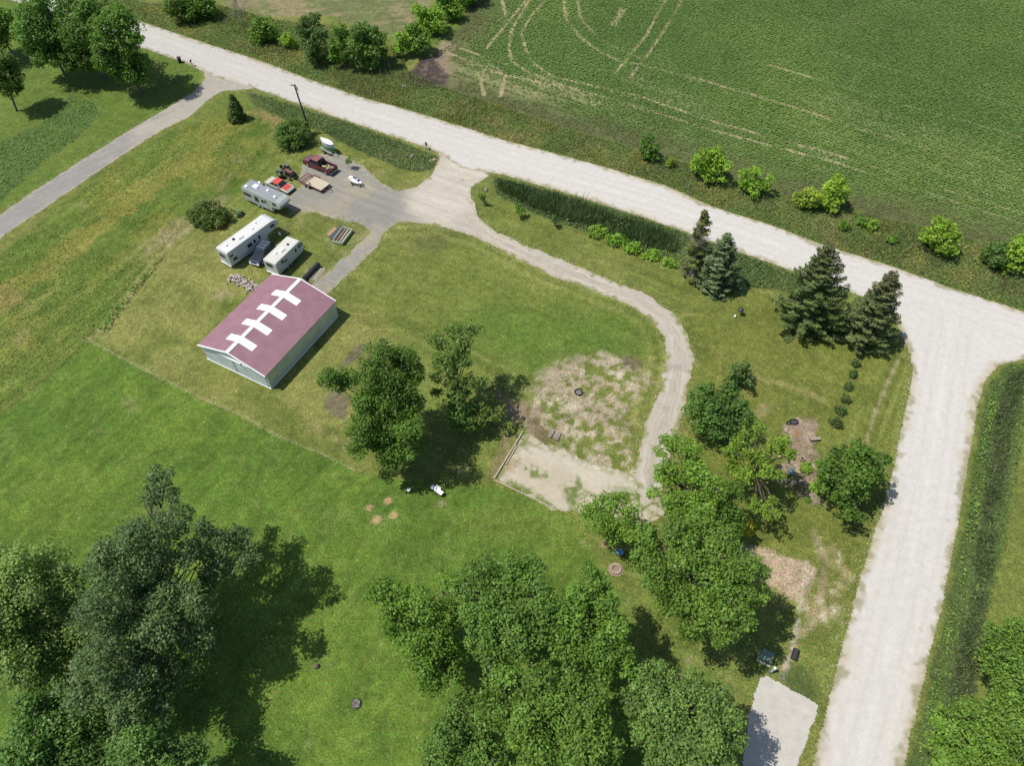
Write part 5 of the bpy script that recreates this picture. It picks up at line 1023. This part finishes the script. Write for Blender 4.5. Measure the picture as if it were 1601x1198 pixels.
# ---- kayaks stacked on a trailer
lk, ak, _ = place((509, 227), (529, 238), 1.0)
kt = empty('kayak_trailer', tuple(at(515, 236.5)), ak, 'small flat grey trailer standing under the stacked kayaks', 'trailer')
MB().box((-.1, -.2, .55), (2.7, 1.5, .08)).box((-.1, -.95, .68), (2.7, .06, .2)).build('deck', 'steel', kt); MB().tube([(1.2, 0, .5), (2.5, -.2, .45)], .05, 6).tube([(1.2, -.8, .5), (2.5, -.2, .45)], .05, 6).build('tow_bar', 'steel', kt)
for k in (-1.05, .7): wheel(kt, -.2, k, .3, .18)
rk = MB()
for x in (-.8, .8): rk.box((x, .35, 1.3), (.08, .08, 1.5))
rk.build('rack_post', 'dark', kt)
kd = [('topmost white kayak of the stack on the grey trailer', 'bright'), ('white kayak second from the top of the stack', 'bright'), ('white kayak third from the top, above the green ones', 'white'), ('lime green kayak fourth from the top of the stack', 'lime'), ('lime and white kayak at the bottom of the stack', 'lime')]
M['lime'] = paint('lime_plastic', P_(150, 214, 110))
for i, (lb, m) in enumerate(kd):
    k = empty('kayak', tuple(at(514.5, 236) + np.array([math.cos(ak) * .1, math.sin(ak) * .1, 2.05 - i * .34 - 0.0])), ak, lb, 'kayak', 'kayaks stacked on a trailer')
    mb = MB(); secs = []
    for j in range(13):
        t = j / 12; w = .60 * max(.03, math.sin(math.pi * (t * .96 + .02))) ** .6; zz = .05 * (2 * t - 1) ** 4; hgt = .085 + .02 * math.sin(math.pi * t)
        secs.append((-1.6 + 3.2 * t, [(-w * .6, zz - hgt), (w * .6, zz - hgt), (w, zz), (w * .7, zz + hgt * .8), (0, zz + hgt), (-w * .7, zz + hgt * .8), (-w, zz)]))
    loft(mb, secs).build('hull', M[m], k, smooth=True)
    rm_ = MB(); ring = [(x, r_[2][0] * 1.02, r_[2][1]) for x, r_ in secs] + [(x, r_[6][0] * 1.02, r_[6][1]) for x, r_ in secs[::-1]]; rm_.tube([(a_, b_, c_ - .09) for a_, b_, c_ in ring], .03, 5, cap=False).build('gap_shade_band', 'dark', k)  # dark band under each hull paints the shaded gap between stacked kayaks
# ---- utility pole
def pole():
    g0 = at(485, 208); root = empty('utility_pole', tuple(g0), 0, 'dark wooden utility pole leaning slightly, standing in the ditch beside the road', 'utility pole')
    d = ray(460, 132); T = CPOS + d * ((9.6 - CAM_H) / d[2]) - g0
    MB().tube([(0, 0, -.1), tuple(T)], [.2, .12], 10).build('pole', paint('creosote', (.055, .045, .04), .9, var=.3), root)
    MB().box((T[0] - .2, T[1], T[2] - .1), (.9, .12, .12)).build('crossarm', 'dark', root); MB().tube([(T[0] + .35, T[1] - .1, T[2] - .9), (T[0] + .35, T[1] - .1, T[2] - .3)], .12, 8).tube([(T[0] + .1, T[1], T[2] - .6), (T[0] + .35, T[1] - .1, T[2] - .6)], .04, 5).build('cutout', 'steel', root)
    for x in (-.6, .2): MB().lathe((T[0] + x, T[1], T[2] - .04), [(.04, 0), (.07, .06), (.07, .14), (.03, .2)], 8).build('insulator', 'white', root)
    MB().tube([tuple(T * .97 + np.array([.12, -.05, 0])), tuple(T * .9 + np.array([.55, -.1, 0])), tuple(T * .82 + np.array([.2, -.1, 0]))], .02, 5).build('cable_loop', 'dark', root)
pole()
# ---- road-side things
for px, py, lb in ((301, 103, 'dark mailbox on a post beside the west driveway mouth'), (667, 233, 'dark mailbox on a post at the near corner of the gravel drive entrance')):
    r_ = empty('mailbox', tuple(at(px, py)), .3, lb, 'mailbox', 'roadside mailboxes'); MB().box((0, 0, .5), (.1, .1, 1.0)).build('post', 'wood', r_)
    MB().prism([(-.16, 1.0), (.16, 1.0), (.16, 1.18), (.1, 1.28), (0, 1.32), (-.1, 1.28), (-.16, 1.18)], -.3, .3).build('box', 'dark', r_, bevel=.01); MB().box((.18, .1, 1.22), (.02, .05, .2)).build('flag', M['redlens'], r_)
r_ = empty('trash_bin', tuple(at(282, 97)), .4, 'black wheeled trash bin at the road edge near the first mailbox', 'trash bin'); MB().box((0, 0, .5), (.6, .65, 1.0), top=1.18).build('body', 'dark', r_, bevel=.03); MB().box((0, 0, 1.04), (.76, .82, .08)).build('lid', 'dark', r_, bevel=.03)
for k in (-1, 1): wheel(r_, -.25, k * .34, .13, .08, 'dark')
for px, py, lb in ((595.5, 117, 'nearer of two weathered posts below the roadside trees'), (609, 106, 'farther of two weathered posts below the roadside trees')):
    tag(MB().box((0, 0, .65), (.14, .14, 1.3), top=.9).build('fence_post', 'wood', None, loc=at(px, py), bevel=.01), lb, 'post', 'posts below the roadside trees')
r_ = empty('cable_marker', tuple(at(633, 138)), .3, 'pair of small white marker stakes on the far verge by the dry field corner', 'marker'); MB().box((-.3, 0, .4), (.18, .1, .8)).build('stake', 'bright', r_); MB().box((.15, 0, .35), (.2, .1, .7)).build('stake', 'bright', r_)
# rocks
rk_m = pmat('limestone', P_(206, 184, 160), .9, var=.35, scale=3, bump=.4); rk_g = pmat('grey_stone', P_(170, 160, 150), .9, var=.35, scale=3, bump=.4)
rr = np.random.RandomState(8)
for i, (px, py, r, m, lb) in enumerate(((673, 252, .32, 0, 'left one of two pale boulders at the drive entrance corner'), (679, 250.5, .42, 0, 'larger right one of two pale boulders at the drive entrance corner'), (644, 245, .45, 1, 'grey rock lying in the weeds left of the mailbox'), (760, 297, .4, 1, 'pale rock at the tip of the grass beside the drive entrance'),
      (1216, 740, .38, 0, 'pinkish rock at the left end of the garden bed'), (1218, 747, .2, 0, 'small pale rock just below the pinkish garden rock'), (1225, 751, .24, 0, 'cream rock at the lower left edge of the garden bed'), (1241, 756, .38, 0, 'tan boulder at the lower edge of the garden bed'), (1251, 754, .3, 0, 'white rock beside the tan boulder in the garden bed'), (1249, 739, .26, 0, 'pale stones beside the chair in the garden bed'),
      (1246.5, 655, .2, 0, 'tiny cream rock above the black hose coil'), (1234, 678, .22, 0, 'pale rock on reddish soil below the black hose coil'), (1229, 673, .3, 0, 'tan rock at the upper left of the garden bed'), (1211, 742, .2, 1, 'grey rock left of the pinkish garden rock'))):
    tag(MB().rock((0, 0, r * .3), r, rr).build('rock', (rk_m, rk_g)[m], None, loc=at(px, py), smooth=False), lb, 'rock', 'rocks about the yard')
# marker and plate under the right spruce
r_ = empty('marker_pole', tuple(at(1351, 541)), 0, 'slanted orange and white marker pole beside the spruce near the junction', 'marker'); MB().tube([(0, 0, 0), (.25, .15, .8)], .045, 7).build('white_section', 'bright', r_); MB().tube([(.25, .15, .8), (.5, .3, 1.6)], .05, 7).build('orange_section', paint('orange', P_(220, 80, 50)), r_)
tag(MB().box((0, 0, .12), (.7, .5, .16), rz=-.3).build('stone_plate', 'white', None, loc=at(1354.5, 542.5), bevel=.04), 'white slab at the foot of the orange and white marker pole', 'slab')
# grill
r_ = empty('kettle_grill', tuple(at(1156, 492)), .2, 'dark round kettle grill on thin legs alone on the corner lawn', 'grill'); MB().lathe((0, 0, .7), [(.08, 0), (.3, .1), (.4, .28)], 16).build('bowl', 'dark', r_, smooth=True); MB().lathe((0, 0, .98), [(.41, 0), (.34, .16), (.14, .26), (.03, .28)], 16).build('lid', paint('plum', P_(70, 62, 88)), r_, smooth=True)
for k in range(3): MB().tube([(.12 * math.cos(k * 2.1), .12 * math.sin(k * 2.1), .75), (.38 * math.cos(k * 2.1), .38 * math.sin(k * 2.1), 0)], .02, 5).build('leg', 'steel', r_)
tag(MB().box((0, 0, .2), (.16, .3, .4), rx=.3).build('paper_sack', 'bright', None, loc=at(1148.5, 496), bevel=.02), 'small white sack on the grass beside the kettle grill', 'sack')
# bench, box
r_ = empty('garden_bench', tuple(at(684, 770)), math.radians(-37), 'white garden bench with dark legs on the lower lawn', 'bench'); mb = MB()
for k in range(3): mb.box((0, -.2 + k * .18, .62), (1.75, .16, .05))
mb.build('seat', 'bright', r_); MB().box((.0, .28, .8), (.7, .08, .3), rx=-.5).build('backrest', 'bright', r_)
for k in (-1, 1): MB().box((k * .72, 0, .3), (.08, .5, .6)).build('leg', 'dark', r_)
r_ = empty('storage_box', tuple(at(640, 769)), .9, 'small dark box with a pale lid on the lower lawn left of the bench', 'box'); MB().box((0, 0, .22), (.48, .42, .44)).build('body', paint('slate', P_(70, 80, 84)), r_, bevel=.02); MB().box((0, 0, .465), (.5, .44, .05)).build('lid', paint('pale_lid', P_(206, 216, 212)), r_, bevel=.01)
# transformer, post, culvert
r_ = empty('transformer_box', tuple(at(1195.5, 1030)), math.radians(-27), 'green utility transformer box on a pale pad beside the parking pad', 'utility box'); gm = paint('utility_green', P_(124, 150, 128), .5)
MB().box((0, 0, .05), (1.45, 1.35, .1)).build('pad', paint('concrete', P_(190, 196, 178), .9), r_); MB().box((.05, .06, .45), (1.2, 1.1, .7)).build('cabinet', paint('dark_green', P_(84, 100, 84), .5), r_, bevel=.02); MB().box((.05, .06, .84), (1.28, 1.18, .1), top=.92).build('lid', gm, r_, bevel=.02)
r_ = empty('bollard_post', tuple(at(1202, 1052)), 0, 'short leaning post with white cap at the corner of the parking pad', 'post'); MB().tube([(0, 0, 0), (.12, -.04, .5)], .09, 10).build('pole', paint('blue_grey', P_(126, 146, 150)), r_); MB().tube([(.12, -.04, .5), (.3, .1, 1.15)], .13, 12).build('sleeve', paint('pale_sleeve', P_(170, 196, 200)), r_); MB().lathe((.31, .1, 1.14), [(.15, 0), (.15, .1), (.1, .16)], 12).build('cap', 'bright', r_)
def pipe(name, pa, pb, r, label, z=None, cat='pipe', L=None):
    l, a, d = place(pa, pb); z = r if z is None else z; h = (L or d) / 2; o = empty(name, tuple(l), a, label, cat)
    mb = MB(); n = int(h * 2 / .12) + 1; pts = [(-h + 2 * h * i / n, 0, z) for i in range(n + 1)]; mb.tube(pts, [r * (1 if i % 2 else .94) for i in range(n + 1)], 16, cap=False).build('tube', M['dark'], o); MB().tube([(-h + .03, 0, z), (h - .03, 0, z)], r * .88, 16).build('bore_shade', paint('bore_shade', (.008, .008, .008)), o); return o  # solid near-black core stands in for the shade inside the hollow pipe
pipe('culvert_pipe', (1240, 1033), (1245, 1017), .36, 'short black drain pipe sticking out of the turf near the green utility box', z=.12)
pipe('drain_pipe', (477, 439), (499, 416), .36, 'long black ribbed pipe lying behind the barn gable', z=.55)
l, a, d = place((483, 436), (504, 420)); r_ = empty('plank_stack', tuple(l), a + .25, 'pale planks and pallets on the grass under the long black pipe', 'planks'); mb = MB()
for i in range(7): mb.box((rr.uniform(-.2, .2), -.9 + i * .28, .06 + .03 * (i % 2)), (3.0, .2, .07), rz=rr.uniform(-.05, .05))
mb.build('plank', 'wood', r_); MB().box((-.2, .9, .25), (3.2, .12, .3)).build('beam', paint('pale_beam', P_(206, 202, 186), .8), r_)
tag(MB().ring((0, 0, .2), .62, .17, 24, 8).build('loose_tyre', 'tyre', None, loc=at(478, 447), smooth=True), 'big black tyre lying flat beside the barn gable end', 'tyre')
# lumber by the lot
def slabthing(name, pa, pb, w, z, th, mat, label, cat, tilt=0):
    l, a, d = place(pa, pb, z); o = MB().box((0, 0, 0), (d, w, th), rx=tilt).build(name, mat, None, bevel=.01, loc=(l[0], l[1], z)); o.rotation_euler[2] = a; return tag(o, label, cat)
slabthing('plywood_sheet', (513, 368), (524.5, 356.5), .6, .14, .08, paint('orange_ply', P_(212, 164, 124), .8, var=.25), 'orange-tan plywood sheet leaning at the left of the lumber pile', 'plywood', .15)
slabthing('dock_panel', (517.5, 372), (536, 353.5), 1.0, .42, .12, paint('dock_grey', P_(84, 92, 98), .8, var=.3), 'dark grey ribbed panel lying left of the lumber crate', 'panel')
l, a, d = place((528, 380), (544, 358.5), .3); r_ = empty('lumber_crate', tuple(l), a, 'pale green edged crate full of old boards beside the gravel lot', 'crate'); pg = paint('pale_green', P_(186, 204, 172), .7)
for k in (-1, 1): MB().box((0, k * .85, .4), (d, .12, .5)).build('side_rail', pg, r_); MB().box((k * (d / 2), 0, .38), (.14, 1.6, .44)).build('end_rail', pg, r_)
MB().box((0, 0, .12), (d - .2, 1.5, .1)).build('floor', 'dark', r_)
for i, cc in enumerate(((196, 188, 158), (150, 130, 110), (206, 196, 172), (104, 84, 74), (180, 168, 136), (120, 90, 80))): MB().box((rr.uniform(-.2, .2), -.62 + i * .24, .42 + .1 * (i % 2)), (d * .88, .17, .12), rz=rr.uniform(-.06, .06)).build('board', paint('board', P_(*cc), .85, var=.3), r_)
# firewood
l, a, d = place((361, 436), (404, 453)); r_ = empty('firewood_pile', tuple(l), a, 'long heap of split firewood on the grass at the barn corner', 'firewood'); lg = MB(); wm_ = (paint('split_wood', P_(228, 216, 204), .9, var=.35), paint('log_bark', P_(150, 138, 128), .9, var=.35))
for i in range(230):
    x = rr.uniform(-d / 2, d / 2); t = rr.rand(); y = rr.normal() * .38; z = .1 + max(0, .75 - abs(y) * 1.1) * rr.rand(); ln = rr.uniform(.3, .45); q = rr.uniform(0, 6.3); dz = rr.uniform(-.5, .5)
    v = np.array([math.cos(q), math.sin(q), dz]) * ln / 2; k = 0 if rr.rand() < .7 else 1; b_ = lg if i >= 100 else MB(); b_.tube([(x - v[0], y - v[1], z + .08 - v[2]), (x + v[0], y + v[1], z + .08 + v[2])], rr.uniform(.07, .11), 5)
    if i < 100: b_.build('log', wm_[k], r_)
tag(lg.build('log', wm_[0], r_), kind='stuff')
# green implement, white tank
r_ = empty('farm_implement', tuple(at(372, 336)), math.radians(-25), 'small green farm implement half under the dark bush', 'farm implement'); gn = paint('implement_green', P_(40, 96, 66), .5)
MB().tube([(-2.2, .4, .5), (0, 0, .6), (1.2, -.2, .5)], .08, 6).build('drawbar', gn, r_); MB().box((.5, 0, .55), (.6, .7, .35)).build('gearbox', gn, r_, bevel=.04)
for k in (-1, 1): wheel(r_, .7, k * .55, .3, .14, 'dark'); MB().tube([(.4, k * .3, .5), (-.4, k * .9, .8)], .05, 5).build('arm', gn, r_)
r_ = empty('propane_tank', tuple(at(438, 368)), .5, 'small white gas bottle with grey hoses in the camper shadow', 'gas bottle'); MB().lathe((0, 0, 0), [(.12, 0), (.18, .08), (.18, .5), (.1, .62), (.04, .66)], 12).build('bottle', 'bright', r_, smooth=True); MB().lathe((0, 0, .66), [(.06, 0), (.06, .08)], 8).build('valve', 'steel', r_)
mb = MB()
for i in range(16): q = rr.uniform(0, 6.28); mb.tube([(.7, .1, 0), (.7 + math.cos(q) * .3, .1 + math.sin(q) * .3, .7), (.7 + math.cos(q) * .6, .1 + math.sin(q) * .6, 1.2)], [.03, .02, .01], 4)
o = mb.build('dead_shrub', 'deadwood', None, loc=at(442, 368)); tag(o, 'dry leafless bundle of stems beside the white gas bottle', 'dead shrub')
# gravel pad timbers, stones
def timber(pa, pb, w, h, label, m='wood', seg=1):
    l, a, d = place(pa, pb); o = MB()
    for i in range(seg): o.box((-d / 2 + d * (i + .5) / seg, rr.uniform(-.03, .03), h / 2), (d / seg - .04, w, h), rz=rr.uniform(-.01, .01))
    o = o.build('landscape_timber', m, None, bevel=.015, loc=l); o.rotation_euler[2] = a; return tag(o, label, 'timber', 'timbers edging the gravel pad')
timber((772, 750), (817, 676), .2, .26, 'long weathered timber along the left edge of the gravel pad', seg=3)
timber((790, 728), (808, 697), .18, .16, 'short loose timber lying inside the left edge of the gravel pad')
timber((773, 751), (866, 796), .16, .14, 'grey timber edging along the lower side of the gravel pad', seg=4)
for pa, pb, lb in (((858, 684), (865, 672), 'left one of two pale stone slabs lying on the dirt patch'), ((869, 688), (875, 676), 'right one of two pale stone slabs lying on the dirt patch')):
    slabthing('stone_slab', pa, pb, .5, .16, .2, rk_g, lb, 'stone slab', .2)
r_ = empty('fire_ring', tuple(at(904.5, 614)), 0, 'dark iron fire ring with ash on the middle of the dirt patch', 'fire ring'); MB().ring((0, 0, .14), .5, .09, 24, 8).build('ring', 'tyre', r_, smooth=True); MB().lathe((0, 0, 0), [(.44, 0), (.42, .07), (.1, .1)], 14).build('ash', paint('ash', P_(150, 146, 140), .95, var=.5), r_)
r_ = empty('stone_fire_pit', tuple(at(962.5, 891)), 0, 'round pit of pale stones on the grass beside the big tree clump', 'fire pit')
MB().lathe((0, 0, 0), [(.85, 0), (.84, .04)], 22).build('gravel_base', paint('pit_gravel', P_(170, 146, 130), .95, var=.3), r_)
for i in range(11): q = i * 6.283 / 11; MB().box((.52 * math.cos(q), .52 * math.sin(q), .15), (.2, .27, .24), rz=q).build('stone', rk_m, r_, bevel=.03)
r_ = empty('gazing_ball', tuple(at(967.5, 868)), 0, 'blue garden bird bath on a slim stand above the stone fire pit', 'bird bath'); MB().lathe((0, 0, 0), [(.2, 0), (.18, .05), (.05, .1), (.05, .7)], 12).build('stand', 'dark', r_); MB().lathe((0, 0, .7), [(.06, 0), (.35, .08), (.42, .16), (.38, .16), (.1, .1)], 18).build('bowl', paint('blue_glaze', P_(110, 160, 200), .2), r_, smooth=True)
# garden bed
r_ = empty('hose_coil', tuple(at(1238.5, 661)), .0, 'black rubber ring pond edging at the top of the garden bed', 'pond edging'); MB().ring((.2, .05, .12), .48, .11, 22, 7, sx=1.1, sy=.75).ring((-.5, -.12, .1), .26, .1, 16, 7, sx=1.1, sy=.8).build('rim', 'tyre', r_, smooth=True); MB().lathe((.2, .05, 0), [(.42, 0), (.4, .05)], 16, sx=1.1, sy=.75).build('basin', paint('basin', P_(96, 100, 96), .6, var=.5), r_)
r_ = empty('log_bench', tuple(at(1273.5, 689)), .1, 'low brown wooden bench at the right edge of the garden bed', 'bench'); MB().box((0, 0, .42), (1.3, .4, .07)).build('seat', paint('bench_top', P_(176, 156, 146), .8), r_)
for k in (-1, 1): MB().box((k * .5, 0, .19), (.1, .36, .38)).build('leg', 'dark', r_)
r_ = empty('flower_pot', tuple(at(1253.5, 719.5)), 0, 'round cream flower pot in the garden bed above the lime plant', 'flower pot'); MB().lathe((0, 0, 0), [(.2, 0), (.3, .32), (.34, .34), (.34, .4), (.26, .4), (.25, .3)], 18).build('pot', rk_m, r_, smooth=True); MB().lathe((0, 0, .3), [(.25, 0), (.2, .04)], 14).build('soil', paint('soil', (.06, .045, .035), .9), r_)
r_ = empty('flower_pot', tuple(at(1217.5, 715)), 0, 'small terracotta pot under the sparse yellow-green tree', 'flower pot'); MB().lathe((0, 0, 0), [(.14, 0), (.22, .28), (.25, .3), (.25, .34), (.18, .34)], 16).build('pot', paint('terracotta', P_(206, 170, 120), .8), r_, smooth=True); MB().lathe((0, 0, .26), [(.19, 0), (.15, .04)], 12).build('soil', paint('soil', (.06, .045, .035), .9), r_)
r_ = empty('garden_chair', tuple(at(1235, 742)), math.radians(70), 'dark garden chair with a blue cushion in the garden bed', 'chair'); MB().box((0, 0, .42), (.5, .5, .05)).build('seat', 'dark', r_); MB().box((-.02, 0, .48), (.44, .44, .07)).build('cushion', paint('blue_cushion', P_(130, 176, 200), .8), r_, bevel=.02); MB().box((.26, 0, .72), (.05, .5, .6), ry=.15).build('backrest', paint('blue_cushion', P_(130, 176, 200), .8), r_, bevel=.02)
for sx in (-1, 1):
    for sy in (-1, 1): MB().box((sx * .21, sy * .21, .2), (.05, .05, .4)).build('leg', 'dark', r_)
bush('hosta_plant', 'lime green leafy plant in the middle of the garden bed', 1260, 733, .75, .6, BR, seed=201, leaf=.22, group='garden plants', cat='plant', nb=8)
bush('hosta_plant', 'lime green leafy plant half under the dark tree by the garden bed', 1274, 765, .7, .6, BR, seed=202, leaf=.22, group='garden plants', cat='plant', nb=8)
bush('hosta_plant', 'tiny dark plant at the lower tip of the garden bed', 1262, 783, .25, .3, MD, seed=203, leaf=.14, group='garden plants', cat='plant', nb=5)
tag(MB().lathe((0, 0, 0), [(.3, 0), (.27, .2), (.26, .34)], 14).build('tree_stump', 'bark', None, loc=at(495, 1043), smooth=True), 'small dark stump at the edge of the big tree shadow on the lawn', 'stump')
r_ = empty('brush_pile', tuple(at(557, 1101)), 0, 'small round heap of grey twigs on the open lower lawn', 'brush pile'); mb = MB()
for i in range(60): q = rr.uniform(0, 6.28); d_ = rr.uniform(.1, .55); q2 = q + rr.uniform(.8, 2.2); mb.tube([(d_ * math.cos(q), d_ * math.sin(q), rr.uniform(.03, .25)), (d_ * math.cos(q2), d_ * math.sin(q2), rr.uniform(.03, .3))], .018, 4)
mb.build('twigs', 'deadwood', r_); MB().ring((0, 0, .08), .5, .05, 20, 6).build('ring', 'tyre', r_)
# gravel spill and loose stones along the drives
def pebbles():
    rs = np.random.RandomState(12); Ps = []
    for px, am in ((DRIVE, .5), (ROAD_S[16:45], .5), (WDRIVE, .4)):
        P = G(px)
        for i in range(len(P) - 1):
            L = np.linalg.norm(P[i + 1] - P[i]); n = int(L * 7)
            if L > 40: continue
            t = rs.rand(n, 1); q = P[i] * (1 - t) + P[i + 1] * t + rs.normal(size=(n, 2)) * am; Ps.append(q)
    q = np.vstack(Ps); n = len(q); s = rs.uniform(.03, .09, n); V = np.zeros((n, 5, 3)); a = rs.uniform(0, 6.28, n)
    for k in range(4): V[:, k, 0] = q[:, 0] + s * np.cos(a + k * 1.57); V[:, k, 1] = q[:, 1] + s * np.sin(a + k * 1.57); V[:, k, 2] = .01
    V[:, 4, 0] = q[:, 0]; V[:, 4, 1] = q[:, 1]; V[:, 4, 2] = .02 + s * .7; b = np.arange(n)[:, None] * 5
    F = np.vstack([b + np.array([[k, (k + 1) % 4, 4]]) for k in range(4)]); C = np.array(A(205, 196, 176)) * rs.uniform(.7, 1.15, (len(F), 1))
    tag(fastmesh('loose_stones', V.reshape(-1, 3), F, C, 'FACE', M['gravel']), 'loose pale stones scattered along the edges of the gravel drives', kind='stuff')
pebbles()
